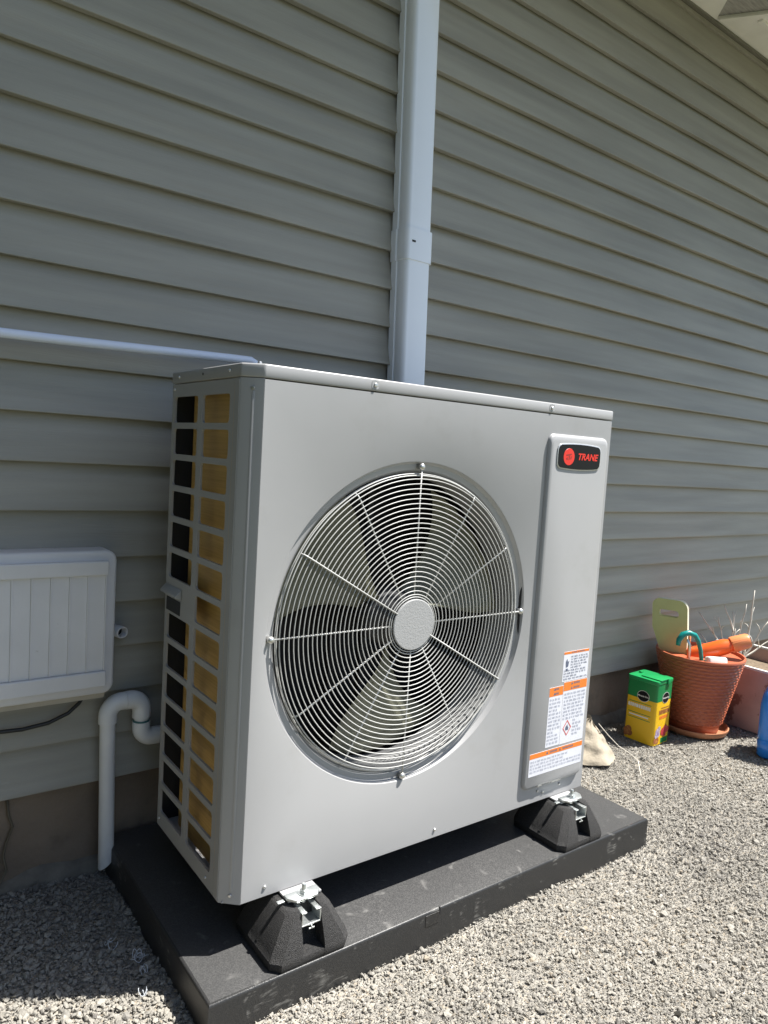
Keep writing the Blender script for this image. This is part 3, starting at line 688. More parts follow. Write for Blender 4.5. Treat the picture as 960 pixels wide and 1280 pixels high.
bm = text_mesh('TRANE', .0215, shear=.25, offset=.0006, extrude=.0002, width=.074); bm.transform(Matrix.Translation((.8805, -.0122, 1.0085)) @ Matrix.Rotation(R(90), 4, 'X')); put('badge_lettering', bm, M['red'], badge)
# warning labels
YL = -.0095
def wlabel(x0, x1, z0, z1, hz, rows, lh, ink, cols=None, left=0.004):
    bm = bmesh.new(); box(bm, x0, x1, YL, -.0090, z0, z1); lab = put('warning_label', bm, M['paper'], cover)
    bm = bmesh.new(); box(bm, x0 + .0006, x1 - .0006, YL - .0002, YL - .00005, z1 - hz, z1 - .0006); put('label_header', bm, M['orange'], lab)
    bm = bmesh.new()   # bold words of the header with warning triangles
    nl = 2 if hz > .02 else 1
    for i in range(nl):
        zc = z1 - hz * (i + .5) / nl; h = min(.0032, hz / nl * .28)
        ws = [(.30, .38), (.42, .68)] if nl == 2 else [(.30, .36), (.37, .50), (.54, .60), (.61, .82)]
        for a, b in ws:
            X0, X1 = x0 + (x1 - x0) * a, x0 + (x1 - x0) * b
            if b - a < .1: poly(bm, [(X0, YL - .0003, zc - h), (X0 + 2.4 * h, YL - .0003, zc - h), (X0 + 1.2 * h, YL - .0003, zc + h)], [(0, 1, 2)])
            else:
                x = X0
                while x < X1: poly(bm, [(x, YL - .0003, zc - h * .8), (x + .0022, YL - .0003, zc - h * .8), (x + .0022, YL - .0003, zc + h * .8), (x, YL - .0003, zc + h * .8)], [(0, 1, 2, 3)]); x += .0034
    put('header_print', bm, M['ink'], lab)
    bm = bmesh.new()
    zt = z1 - hz - .004
    for i in range(rows):
        zc = zt - (i + .5) * lh
        if zc < z0 + .003: break
        xa, xb = (x0 + left, x1 - .004) if cols is None else cols(i, x0, x1)
        if random.random() < .22: xb = xa + (xb - xa) * random.uniform(.35, .8)
        x = xa
        while x < xb - .004:
            wl_ = random.uniform(.004, .014)
            e = min(x + wl_, xb)
            while x < e:      # letter strokes
                hgt = lh * random.choice((.28, .28, .36)); sw = random.uniform(.0007, .0011)
                poly(bm, [(x, YL - .0003, zc - hgt), (x + sw, YL - .0003, zc - hgt), (x + sw, YL - .0003, zc + hgt), (x, YL - .0003, zc + hgt)], [(0, 1, 2, 3)])
                zz = zc + random.choice((-.8, 0, .8)) * hgt
                poly(bm, [(x + sw, YL - .0003, zz - .0004), (x + sw + .0012, YL - .0003, zz - .0004), (x + sw + .0012, YL - .0003, zz + .0004), (x + sw, YL - .0003, zz + .0004)], [(0, 1, 2, 3)])
                x += random.uniform(.0022, .0032)
            x += .0028
    put('label_print', bm, ink, lab)
    return lab
l1 = wlabel(.858, .953, .4630, .5375, .0065, 9, .0068, M['ink'], cols=lambda i, a, b: ((a + .028, b - .004) if i < 5 else (a + .004, b - .004)))
bm = bmesh.new(); poly(bm, [(.866, YL - .0003, .512), (.871, YL - .0003, .520), (.874, YL - .0003, .512), (.879, YL - .0003, .514), (.876, YL - .0003, .500), (.868, YL - .0003, .498)], [(0, 1, 2, 3, 4, 5)]); 
poly(bm, [(.869, YL - .0003, .489), (.875, YL - .0003, .489), (.876, YL - .0003, .495), (.868, YL - .0003, .495)], [(0, 1, 2, 3)]); put('hand_symbol', bm, M['ink'], l1)
l2 = wlabel(.8665, .9545, .3055, .4615, .0225, 13, .0088, M['ink_soft'], cols=lambda i, a, b: ((a + .005, b - .005) if i < 8 else (a + .044, b - .005)))
bm = bmesh.new(); cxx, czz, sz = .8905, .3440, .0195
for k in range(4):
    a0, a1 = R(90 * k), R(90 * (k + 1))
    poly(bm, [(cxx + sz * .82 * math.cos(a0), YL - .0003, czz + sz * 1.05 * math.sin(a0)), (cxx + sz * .82 * math.cos(a1), YL - .0003, czz + sz * 1.05 * math.sin(a1)), (cxx + .8 * sz * .82 * math.cos(a1), YL - .0003, czz + .8 * sz * 1.05 * math.sin(a1)), (cxx + .8 * sz * .82 * math.cos(a0), YL - .0003, czz + .8 * sz * 1.05 * math.sin(a0))], [(0, 1, 2, 3)])
put('hazard_diamond', bm, M['pink'], l2)
bm = bmesh.new(); poly(bm, [(cxx + u, YL - .0003, czz + v) for u, v in ((-.005, -.006), (.005, -.006), (.006, -.001), (.003, .003), (.001, .009), (-.002, .004), (-.003, .006), (-.006, .0))], [tuple(range(8))]); put('flame_symbol', bm, M['ink'], l2)
wlabel(.8150, .8655, .3065, .4545, .0225, 13, .0090, M['ink_soft'])
wlabel(.7625, .9560, .2440, .3000, .0125, 5, .0082, M['ink_soft'])
# mounting rails under the cabinet
for xc in (.145, .895):
    bm = bmesh.new(); box(bm, xc - .035, xc + .035, -.034, .385, ZB - .0045, ZB - .0006, .0008); put('mounting_rail', bm, M['cab'], hp)

# ------------------------------------------------------------------ rubber feet
def section(z, a, f, b, n, d, ch):
    return [(-a, -f + ch, z), (-a + ch, -f, z), (-n, -f, z), (-n, -f + d, z), (n, -f + d, z), (n, -f, z), (a - ch, -f, z), (a, -f + ch, z), (a, b - ch, z), (a - ch, b, z), (-a + ch, b, z), (-a, b - ch, z)]
def make_foot(label, loc):
    t = thing('rubber_foot', label, 'rubber foot', loc, 'rubber feet under the heat pump')
    bm = bmesh.new()
    lv = [section(0, .080, .080, .085, .0225, .0005, .016), section(.008, .082, .082, .087, .0225, .0005, .016), section(.016, .0815, .0818, .0865, .0225, .0005, .016), section(.0165, .081, .0817, .0863, .0225, .030, .016),
          section(.028, .077, .080, .083, .0222, .034, .016), section(.083, .046, .062, .060, .0205, .030, .012), section(.0885, .041, .057, .055, .0205, .026, .011)]
    rows = [[bm.verts.new(p) for p in s] for s in lv]
    for A, B in zip(rows[:-1], rows[1:]):
        for k in range(12): bm.faces.new((A[k], A[(k+1)%12], B[(k+1)%12], B[k]))
    bm.faces.new(rows[0][::-1]); bm.faces.new(rows[-1])
    bmesh.ops.recalc_face_normals(bm, faces=bm.faces)
    es = [e for e in bm.edges if e.calc_face_angle(0) > .6]
    bmesh.ops.bevel(bm, geom=es, offset=.0055, segments=3, affect='EDGES', profile=.5, clamp_overlap=True)
    put('rubber_block', bm, M['rubber'], t, smooth=60, local=True)
    bm = bmesh.new()   # steel channel let into the top
    box(bm, -.0200, .0200, -.066, .05, .0600, .0625, .0006); box(bm, -.0200, -.0176, -.066, .05, .0627, .0858, .0006); box(bm, .0176, .0200, -.066, .05, .0627, .0858, .0006)
    box(bm, -.0174, -.0095, -.066, .05, .0835, .0858, .0006); box(bm, .0095, .0174, -.066, .05, .0835, .0858, .0006)
    put('steel_channel', bm, M['steel'], t, local=True)
    bm = bmesh.new(); box(bm, -.006, .006, -.0685, -.0665, .0535, .0560, .0005); box(bm, -.0015, .0015, -.0685, -.0665, .0562, .0598); put('channel_clip', bm, M['steel'], t, local=True)
    bm = bmesh.new(); pts = [(-.034, -.008), (-.034, -.022), (-.022, -.036), (.022, -.036), (.034, -.022), (.034, -.008)]
    prism(bm, [(u, v - .012) for u, v in pts], lambda u, v, d: (u, v, d), .0966, .1016, .001); put('clamp_plate', bm, M['steel'], t, smooth=50, local=True)
    bm = bmesh.new(); box(bm, -.050, -.036, -.030, -.022, .0925, .0955, .0008); put('clamp_tongue', bm, M['steel'], t, local=True)
    bm = bmesh.new(); lathe(bm, [(.011, .1017), (.011, .1032), (.0, .1032)], (0, -.034, 0), 20); put('washer', bm, M['steel'], t, local=True)
    bm = bmesh.new(); prism(bm, [(.0075 * math.cos(R(60*k + 10)), -.034 + .0075 * math.sin(R(60*k + 10))) for k in range(6)], lambda u, v, d: (u, v, d), .1033, .1093, .0006); put('nut', bm, M['steel'], t, local=True)
    bm = bmesh.new(); lathe(bm, [(.0042, .086), (.0042, .1190), (.0034, .1205), (0, .1207)], (0, -.034, 0), 14); put('bolt', bm, M['steel'], t, smooth=40, local=True)
    return t
def copy_tree(o, parent=None):
    c = o.copy(); COL.objects.link(c); c.parent = parent
    for ch in list(o.children): copy_tree(ch, c)
    return c
foot = make_foot('black crumb rubber foot under the front corner nearest the coil side', (.140, -.002, ZP))
for lab, loc, rz in (('black crumb rubber foot under the front corner below the warning labels', (.897, -.002, ZP), 0),
                     ('black crumb rubber foot deep in shadow at the rear, coil side', (.140, .345, ZP), 180),
                     ('black crumb rubber foot deep in shadow at the rear, far from the coil', (.897, .345, ZP), 180)):
    c = copy_tree(foot); c.location = loc; c.rotation_euler.z = R(rz); c['label'] = lab

# ------------------------------------------------------------------ line-set cover duct
duct = thing('line_cover_duct', 'white plastic vertical duct on the siding behind the heat pump', 'duct', (.70, .49, .3))
def duct_run(name, z0, z1, w, d, y1, m, ribs=True):
    bm = bmesh.new(); pr = []
    lean = lambda z: .705 - .0316 * (z - 1.2)
    f = y1 - d
    pr = [(-w, y1), (-w, y1 - .022), (-w + .003, y1 - .024), (-w + .003, y1 - .034), (-w + .001, y1 - .036), (-w + .001, f + .013), (-w + .004, f + .005), (-w + .009, f + .001), (-w + .013, f), (w - .013, f), (w - .008, f + .0012), (w - .003, f + .006), (w - .001, f + .013), (w - .001, y1 - .036), (w - .003, y1 - .034), (w - .003, y1 - .024), (w, y1 - .022), (w, y1)]
    A = [bm.verts.new((lean(z0) + u, v, z0)) for u, v in pr]; B = [bm.verts.new((lean(z1) + u, v, z1)) for u, v in pr]
    n = len(pr)
    for i in range(n): bm.faces.new((A[i], A[(i+1)%n], B[(i+1)%n], B[i]))
    bm.faces.new(A[::-1]); bm.faces.new(B)
    return put(name, bm, m, duct, smooth=35)
duct_run('duct_cover', .30, 1.5300, .0435, .0665, .5145, M['pvc_spout'])
duct_run('duct_cover', 1.5305, 2.679, .0435, .0660, .5144, M['pvc_spout'])
cl = duct_run('duct_coupling', 1.508, 1.590, .0470, .0700, .5143, M['pvc_spout'])
bm = bmesh.new(); box(bm, .665, .677, .4432, .4446, 1.553, 1.558, .0004); put('coupling_slot', bm, M['cab_dark'], cl)

# conduit from the left
bm = bmesh.new(); pts = []
for i in range(41):
    x = -1.2 + 1.42 * i / 40; t = max(0, (x + .25) / .65)
    pts.append((x, .470 - .02 * t, 1.1815 + .006 * math.sin(x * 4) - .0 * t))
pts += [(.25, .457, 1.172), (.272, .456, 1.155), (.282, .456, 1.13), (.285, .456, 1.0), (.285, .456, .4)]
tube(bm, pts, .0098, 16); co = put('conduit_pipe', bm, M['conduit'], None, smooth=True); tag(co, 'glossy pale conduit running along the siding into the back of the heat pump', 'conduit')

# ------------------------------------------------------------------ white vent cover box on the left
vb = thing('wall_box', 'white ribbed plastic box mounted on the siding at the left edge', 'box', (-.3, .48, .43))
XL, XR, ZBb, ZTb = -.62, -.070, .436, .748
bm = bmesh.new(); prism(bm, rrect(XL, XR, ZBb, ZTb, .022, 5), lambda u, v, d: (u, d, v), .5165, .452, .006); put('box_shell', bm, M['boxwhite'], vb, smooth=50)
bm = bmesh.new(); prism(bm, rrect(XL + .01, XR - .014, ZBb - .014, ZBb + .02, .004, 2), lambda u, v, d: (u, d, v), .5150, .470); put('box_base', bm, M['boxdirty'], vb)
bm = bmesh.new(); box(bm, XL + .02, XR - .020, .4375, .4518, .697, .728, .003); put('top_rail', bm, M['boxwhite'], vb)
bm = bmesh.new(); box(bm, XL + .02, XR - .020, .4375, .4518, .456, .490, .003); put('bottom_rail', bm, M['boxwhite'], vb)
x = XR - .0245
for i in range(13):
    bm = bmesh.new(); box(bm, x - .0345, x - .0016, .4450, .4519, .4905, .6965, .0004); put('slat', bm, M['boxwhite'], vb)
    bm = bmesh.new(); box(bm, x - .00155, x + .0014, .4415, .4518, .4906, .6964, .0006); put('rib', bm, M['boxwhite'], vb)
    x -= .0360
bm = bmesh.new()   # open oval spout at the side
ov_o = rrect(-.016, .012, -.0125, .0125, .0115, 6); ax_ = Vector((.30, -.95, 0)); sx_ = Vector((.95, .30, 0)); sc_ = Vector((-.052, .500, .560)); n = len(ov_o)
def sp_ring(k, dep): return [bm.verts.new(sc_ + sx_ * (u * k) + Vector((0, 0, v * k)) + ax_ * dep) for u, v in ov_o]
rr_ = [sp_ring(1, -.012), sp_ring(1, .022), sp_ring(.95, .024), sp_ring(.80, .024), sp_ring(.78, -.008)]
for A, B in zip(rr_[:-1], rr_[1:]):
    for k in range(n): bm.faces.new((A[k], A[(k+1)%n], B[(k+1)%n], B[k]))
bm.faces.new(rr_[-1]); bm.faces.new(rr_[0][::-1]); spt = put('side_spout', bm, M['boxwhite'], vb, smooth=40)
bm = bmesh.new(); bm.faces.new([bm.verts.new(sc_ + sx_ * (u * .77) + Vector((0, 0, v * .77)) + ax_ * .004) for u, v in ov_o]); put('spout_bore', bm, M['cab_dark'], vb)
bm = bmesh.new(); tube(bm, [(-.115, .506, .425), (-.128, .502, .405), (-.150, .500, .387), (-.19, .500, .372), (-.24, .500, .367), (-.30, .500, .370), (-.40, .502, .385), (-.5, .506, .42)], .0042, 10)
tag(put('cable', bm, M['cable'], None, smooth=True), 'thin dark cable sagging below the white wall box', 'cable')
bm = bmesh.new(); tube(bm, [(-.262, .530, .212), (-.258, .526, .17), (-.250, .527, .145), (-.262, .528, .11), (-.268, .523, .085), (-.262, .518, .055), (-.275, .512, .03), (-.30, .508, .022), (-.36, .50, .016)], .0028, 8)
tag(put('ground_wire', bm, M['oldwire'], None, smooth=True), 'thin old wire hanging down the concrete foundation at the left edge', 'wire')

# ------------------------------------------------------------------ PVC drain
dp = thing('drain_pipe', 'white drain pipe with a hooked top beside the black pad', 'pipe', (-.074, .476, .03))
yP = .476
bm = bmesh.new(); 
seg = 20; r = .0165; x0p = -.0735
bot = []; topv = []
for k in range(seg):
    a = 2 * math.pi * k / seg; ux, uy = math.cos(a), math.sin(a)
    bot.append(bm.verts.new((x0p + .006 + r * ux, yP + r * uy, .036 + .012 * ux))); topv.append(bm.verts.new((x0p + r * ux, yP + r * uy, .375)))
for k in range(seg): bm.faces.new((bot[k], bot[(k+1)%seg], topv[(k+1)%seg], topv[k]))
bm.faces.new(topv); bm.faces.new(bot[::-1]); put('down_pipe', bm, M['pvc'], dp, smooth=40)
def arc(cx, cz, rad, a0, a1, n=10): return [(cx + rad * math.cos(R(a0 + (a1 - a0) * k / n)), yP, cz + rad * math.sin(R(a0 + (a1 - a0) * k / n))) for k in range(n + 1)]
rr = .0198
bm = bmesh.new(); tube(bm, [(x0p, yP, .360)] + arc(x0p + .029, .376, .029, 180, 90) + [(-.036, yP, .405)], rr, 20); put('elbow', bm, M['pvc'], dp, smooth=40)
bm = bmesh.new(); tube(bm, [(-.0355, yP, .405)] + arc(-.024, .380, .025, 90, 0) + [(.001, yP, .362)], rr * 1.03, 20); put('elbow', bm, M['pvc'], dp, smooth=40)
bm = bmesh.new(); tube(bm, [(.001, yP, .3705), (.001, yP, .352)], .0163, 20); put('nipple', bm, M['pvc'], dp, smooth=40)
bm = bmesh.new(); tube(bm, [(.001, yP, .3555), (.001, yP, .3520)], .0186, 20); put('primer_band', bm, M['primer'], dp, smooth=40)
bm = bmesh.new(); tube(bm, [(.001, yP, .352)] + arc(.026, .338, .025, 180, 270) + [(.046, yP, .313)], rr, 20); put('elbow', bm, M['pvc'], dp, smooth=40)
bm = bmesh.new(); tube(bm, [(.0462, yP, .313), (.0492, yP, .313)], .0186, 20); put('primer_band', bm, M['primer'], dp, smooth=40)
bm = bmesh.new(); tube(bm, [(.046, yP, .313), (.12, yP - .02, .313), (.16, yP - .06, .313), (.175, .346, .312)], .0163, 18); put('inlet_pipe', bm, M['pvc'], dp, smooth=40)

# ------------------------------------------------------------------ plastic curls on the left gravel
def curl(x, y, n, sc, label, seed):
    rd = random.Random(seed); bm = bmesh.new()
    for j in range(n):
        a0 = rd.uniform(0, 6.28); cx, cy = x + rd.uniform(-.6, .6) * sc, y + rd.uniform(-.6, .6) * sc; rad = sc * rd.uniform(.4, .9); span = rd.uniform(2.5, 5.5)
        pts = [(cx + rad * math.cos(a0 + span * k / 12) * 1.2, cy + rad * math.sin(a0 + span * k / 12) * .9, .011 + .006 * math.sin(k * .6 + j) + .002 * j) for k in range(13)]
        tube(bm, pts, .0007, 5)
    tag(put('plastic_curl', bm, M['curl'], None, smooth=True), label, 'plastic scrap', 'plastic curls on the shaded gravel')
curl(-.121, .232, 3, .011, 'looped pale plastic shaving farthest from the slab corner, on shaded gravel', 3)
curl(-.087, .166, 6, .012, 'largest tangle of pale plastic shavings on the shaded gravel', 5)
curl(-.094, .134, 4, .006, 'small knot of pale shavings just below the largest tangle', 9)
curl(-.110, .077, 2, .008, 'hook-shaped pale shaving nearest the sunlit gravel at the bottom', 12)

# ------------------------------------------------------------------ beige sack
bm = bmesh.new(); n = 16; g = []
def sackp(s, t):   # s along the base, t upward
    w = (1 - t) ** .85
    x = 1.445 + .060 * t + (s - .5) * .20 * w + .02 * (1 - t); y = .330 + .045 * t + .05 * math.sin(s * 3.14) * w * -1 - .06 * (s - .5) * w
    nz = .010 * abs(math.sin(5 * s + 2.2 * t)) + .007 * abs(math.sin(9 * s - 6 * t + 1)) + .003 * math.sin(21 * t + 7 * s) - .008
    return (x + nz * .4, y + nz, .008 + .135 * t * (1 - .25 * abs(s - .5)) + .003 * math.sin(13 * s))
def sheet(off):
    return [[bm.verts.new((lambda p: (p[0], p[1] + off * (1 - .75 * i / n), p[2]))(sackp(j / n, min(i / n, .985)))) for j in range(n + 1)] for i in range(n + 1)]
ga, gb = sheet(0), sheet(.03)
for q in (ga, gb):
    for i in range(n):
        for j in range(n): bm.faces.new((q[i][j], q[i][j+1], q[i+1][j+1], q[i+1][j]))
for i in range(n):
    bm.faces.new((ga[i][0], ga[i+1][0], gb[i+1][0], gb[i][0])); bm.faces.new((ga[i][n], ga[i+1][n], gb[i+1][n], gb[i][n]))
for j in range(n):
    bm.faces.new((ga[n][j], ga[n][j+1], gb[n][j+1], gb[n][j])); bm.faces.new((ga[0][j], ga[0][j+1], gb[0][j+1], gb[0][j]))
tag(put('beige_sack', bm, M['sack'], None, smooth=50), 'crumpled beige sack with a pointed top beside the heat pump', 'sack')
bm = bmesh.new(); tube(bm, [(1.515, .345, .120), (1.56, .335, .075), (1.60, .318, .035), (1.62, .29, .018), (1.60, .24, .014), (1.55, .20, .014), (1.50, .16, .013)], .0014, 6)
tag(put('string', bm, M['string'], None, smooth=True), 'pale string trailing from the beige sack over the gravel', 'string')

# ------------------------------------------------------------------ plant food carton
pf = thing('plant_food_box', 'green and yellow plant food carton standing between the sack and the basket pot', 'box', (1.815, .35, 0))
ang = R(4); bw, bd, bh = .108, .118, .235; ox, oy = 1.778, .300
BX = Matrix.Translation((ox, oy, .004)) @ Matrix.Rotation(ang, 4, 'Z')
def bput(name, bm, m, parent=pf, smooth=False):
    bm.transform(BX); return put(name, bm, m, parent, smooth)
bm = bmesh.new(); prism(bm, rrect(0, bw, 0, bd, .010, 4), lambda u, v, d: (u, v, d), 0, .160); body = bput('carton_lower', bm, M['yellow'], smooth=40)
bm = bmesh.new(); prism(bm, rrect(-.0003, bw + .0003, -.0003, bd + .0003, .010, 4), lambda u, v, d: (u, v, d), .1601, .222); bput('carton_upper', bm, M['green'], smooth=40)
bm = bmesh.new(); prism(bm, rrect(-.0018, bw + .0018, -.0018, bd + .0018, .011, 4), lambda u, v, d: (u, v, d), .2222, .236, .002); cl_ = bput('carton_lid', bm, M['lidgreen'], smooth=40)
bm = bmesh.new(); box(bm, .014, .086, -.004, .075, .2362, .2405, .0015); box(bm, .060, .082, -.0065, -.0022, .218, .2400, .001); bput('lid_flap', bm, M['lidgreen'], cl_, 40)
bm = bmesh.new(); box(bm, .050, .066, .095, .106, .2362, .2420, .001); bput('lid_tab', bm, M['lidgreen'], cl_, 40)
def on_front(u, z, o=.0006): return (u, -o, z)
def on_left(u, z, o=.0006): return (-o, bd - u, z)
def ell(bm, fn, u, z, ru, rz, o, n=28):
    poly(bm, [fn(u + ru * math.cos(2*math.pi*k/n), z + rz * math.sin(2*math.pi*k/n), o) for k in range(n)], [tuple(range(n))])
def quad(bm, fn, u0, u1, z0, z1, o=.0006): poly(bm, [fn(u0, z0, o), fn(u1, z0, o), fn(u1, z1, o), fn(u0, z1, o)], [(0, 1, 2, 3)])
for fn, uc, ru, wd in ((on_left, .066, .024, .042), (on_front, .062, .024, .042)):
    bm = bmesh.new(); ell(bm, fn, uc, .170, ru, .0205, .0008); lg = bput('brand_roundel', bm, M['printwhite'])
    bm = bmesh.new(); ell(bm, fn, uc, .170, ru * .94, .0190, .0011); bput('brand_oval', bm, M['black'], lg)
    bm = text_mesh('Miracle-Gro', .0085, offset=.0002, width=wd)
    for v in bm.verts:
        p = fn(uc + v.co.x, .170 + v.co.y, .0014); v.co = p
    bput('brand_lettering', bm, M['printwhite'], lg)
bm = bmesh.new()
for z in (.1420, .1020, .0830): quad(bm, on_left, .012, .100, z, z + .0022, .0007)
bput('green_stripe', bm, M['green'])
bm = bmesh.new()
u = .010
while u < .096:
    wq = random.uniform(.004, .009); quad(bm, on_left, u, u + wq, .123, .136, .0007); u += wq + .0018
quad(bm, on_left, .016, .092, .092, .0965, .0007); bput('white_print', bm, M['printwhite'])
bm = bmesh.new()
u = .024
while u < .096:
    wq = random.uniform(.005, .009); quad(bm, on_front, u, u + wq, .112, .128, .0007); u += wq + .002
quad(bm, on_front, .036, .090, .133, .136, .0007); bput('brown_print', bm, M['printbrown'])
bm = bmesh.new(); u = .030
while u < .088:
    wq = random.uniform(.004, .008); quad(bm, on_front, u, u + wq, .094, .106, .0007); u += wq + .002
bput('orange_print', bm, M['orange'])
bm = bmesh.new()
for u, z, r_ in ((.022, .050, .012), (.034, .058, .011), (.018, .036, .011), (.030, .040, .012)): ell(bm, on_front, u, z, r_, r_, .0007 + .00005 * random.random() + u * .002, 12)
bput('flower_print', bm, M['printpurple'])
bm = bmesh.new()
for u, z, r_ in ((.060, .044, .014), (.076, .052, .015), (.072, .036, .013), (.090, .048, .012)): ell(bm, on_front, u, z, r_, r_, .0009 + u * .002, 12)
bput('flower_print', bm, M['printred'])
bm = bmesh.new()
for u, z, r_ in ((.010, .030, .010), (.020, .036, .012), (.024, .022, .012), (.009, .016, .008)): ell(bm, on_left, u, z, r_, r_, .0007 + u * .002, 12)
for u, z, r_ in ((.012, .018, .011), (.026, .016, .012)): ell(bm, on_front, u, z, r_, r_, .0007 + u * .002, 12)
bput('flower_print', bm, M['printbrown'])
bm = bmesh.new(); quad(bm, on_front, .050, .098, .003, .022, .0005); bput('leaf_print', bm, M['green'])

# ------------------------------------------------------------------ basket pot, saucer, contents
PC = (2.090, .330)
bm = bmesh.new(); lathe(bm, [(0, .004), (.105, .004), (.118, .010), (.126, .026), (.1255, .031), (.121, .031), (.113, .016), (.10, .012), (0, .012)], (PC[0], PC[1], 0), 56)
tag(put('saucer', bm, M['saucer'], None, smooth=50), 'round terracotta saucer under the basket-weave pot', 'saucer')
pot = thing('basket_pot', 'terracotta plastic plant pot with a basket-weave surface', 'plant pot', (PC[0], PC[1], .012))
bm = bmesh.new(); SEG, ROWS, SUB = 180, 19, 6; rings = []
zb, zt = .014, .298; rb, rt = .088, .153
prof = []
prof.append((rb - .004, zb, 0)); prof.append((rb, zb + .002, 0)); prof.append((rb + .006, zb + .030, 0))
for i in range(ROWS * SUB + 1):
    t = i / (ROWS * SUB); prof.append((rb + .006 + (rt - rb - .006) * t, zb + .031 + (zt - zb - .031) * t, i))
for r, z, i in prof:
    rg = []
    for k in range(SEG):
        a = 2 * math.pi * k / SEG; d = 0
        if z > zb + .0305:
            row = i // SUB; ph = (i % SUB) / SUB
            d = .0075 * math.sin(math.pi * ph) * (.55 + .45 * (.5 + .5 * math.cos(k * 2 * math.pi / 6 + math.pi * (row % 2)))) 
        rg.append(bm.verts.new((PC[0] + (r + d) * math.cos(a), PC[1] + (r + d) * math.sin(a), z)))
    rings.append(rg)
for A, B in zip(rings[:-1], rings[1:]):
    for k in range(SEG): bm.faces.new((A[k], A[(k+1)%SEG], B[(k+1)%SEG], B[k]))
bm.faces.new(rings[0][::-1]); put('woven_wall', bm, M['terracotta'], pot, smooth=True)
bm = bmesh.new(); lathe(bm, [(rt + .001, zt - .001), (rt + .006, zt), (rt + .007, zt + .006), (rt + .005, zt + .0105), (rt - .001, zt + .0105), (rt - .003, zt + .004), (rt - .006, zt - .02), (.10, .05), (0, .05)], (PC[0], PC[1], 0), 72); put('rim', bm, M['terracotta'], pot, smooth=50)
bm = bmesh.new(); lathe(bm, [(0, .222), (.05, .224), (.10, .219), (.122, .215), (.1225, .205), (0, .205)], (PC[0], PC[1], 0), 40); put('potting_soil', bm, M['soil'], pot, smooth=True)
# foam kneeling pad
kp = thing('kneeling_pad', 'yellow-green foam kneeling pad with a handle slot standing in the basket pot', 'kneeling pad', (2.02, .37, .224))
kn = Vector((-.93, -.37, 0)).normalized(); kt = Vector((-kn.y, kn.x, 0)); kt = kt if kt.y < 0 else -kt   # kt towards picture right
kc = Vector((2.018, .402, 0)); lean = Vector((-.10, .03, 0))
def kf(u, v, d): 
    p = kc + kt * u + kn * d + Vector((0, 0, v)) + (v - .3) * lean; return tuple(p)
def foam(pts, holes, d0, d1):
    pass
bm = bmesh.new(); uo0, uo1, vo0, vo1 = -.074, .054, .226, .500
Hh = rrect(-.050, .022, .432, .458, .010, 5)
outl = rrect(uo0, uo1, .385, vo1, .030, 6)
# front and back faces: upper part holed, lower part plain
for d, flip in ((0.0, 0), (-.028, 1)):
    cx_, cz_ = -.014, .445
    # ring between outline and hole by matching angles
    def at(pts, a):
        best = None
        for i in range(len(pts)):
            p, q = pts[i], pts[(i+1) % len(pts)]
            dx, dz = math.cos(a), math.sin(a); ex, ez = q[0]-p[0], q[1]-p[1]; den = dx*ez - dz*ex
            if abs(den) < 1e-12: continue
            t = ((p[0]-cx_)*ez - (p[1]-cz_)*ex) / den; s = ((p[0]-cx_)*dz - (p[1]-cz_)*dx) / den
            if t > 0 and -1e-6 <= s <= 1 + 1e-6: best = t if best is None else max(best, t)
        return (cx_ + best*math.cos(a), cz_ + best*math.sin(a))
    N_ = 72; O_ = [at(outl[:14] + [(uo0, .385), (uo1, .385)], 2*math.pi*k/N_) for k in range(N_)]; I_ = [at(Hh, 2*math.pi*k/N_) for k in range(N_)]
    ov = [bm.verts.new(kf(u, v, d)) for u, v in O_]; iv = [bm.verts.new(kf(u, v, d)) for u, v in I_]
    for k in range(N_): bm.faces.new((ov[k], ov[(k+1)%N_], iv[(k+1)%N_], iv[k]))
    poly(bm, [kf(uo0, .3851, d), kf(uo1, .3851, d), kf(uo1 - .004, vo0, d), kf(uo0 + .050, vo0, d)], [(0, 1, 2, 3)])
    if not flip: o0, i0 = ov, iv
    else:
        for k in range(N_): bm.faces.new((i0[k], i0[(k+1)%N_], iv[(k+1)%N_], iv[k]))
put('pad_foam', bm, M['foam'], kp)
bm = bmesh.new()
edge = [(uo0 + .050, vo0), (uo0, .385)] + [p for p in outl[:14]][::-1] + [(uo1, .385), (uo1 - .004, vo0)]
ins = .0006
A_ = [bm.verts.new(kf(u, v, ins)) for u, v in edge]; B_ = [bm.verts.new(kf(u, v, -.028 - ins)) for u, v in edge]
cxm = -.007; 
for k in range(len(edge) - 1): bm.faces.new((A_[k], A_[k+1], B_[k+1], B_[k]))
put('pad_edge_band', bm, M['foamedge'], kp, smooth=40)
# pruner
pr_ = thing('pruner', 'teal-handled hand tool hooked over the front rim of the basket pot', 'pruner', (1.985, .30, .23))
bm = bmesh.new(); tube(bm, [(1.925, .326, .352), (1.926, .325, .372), (1.938, .318, .393), (1.956, .306, .400), (1.976, .293, .392), (1.992, .287, .370), (2.006, .283, .335), (2.016, .28, .290), (2.02, .28, .24)], [.008, .010, .011, .0105, .0095, .0085, .0075, .007, .006], 12); put('grip', bm, M['teal'], pr_, smooth=True)
bm = bmesh.new(); tube(bm, [(1.955, .308, .375), (1.965, .302, .35), (1.972, .305, .31), (1.985, .31, .24)], [.006, .0065, .006, .005], 10, flat=.6); put('metal_shank', bm, M['steel'], pr_, smooth=True)
bm = bmesh.new(); tube(bm, [(1.990, .318, .24), (1.992, .322, .36), (1.994, .324, .395)], [.005, .005, .0055], 10); put('inner_lever', bm, M['peach'], pr_, smooth=True)
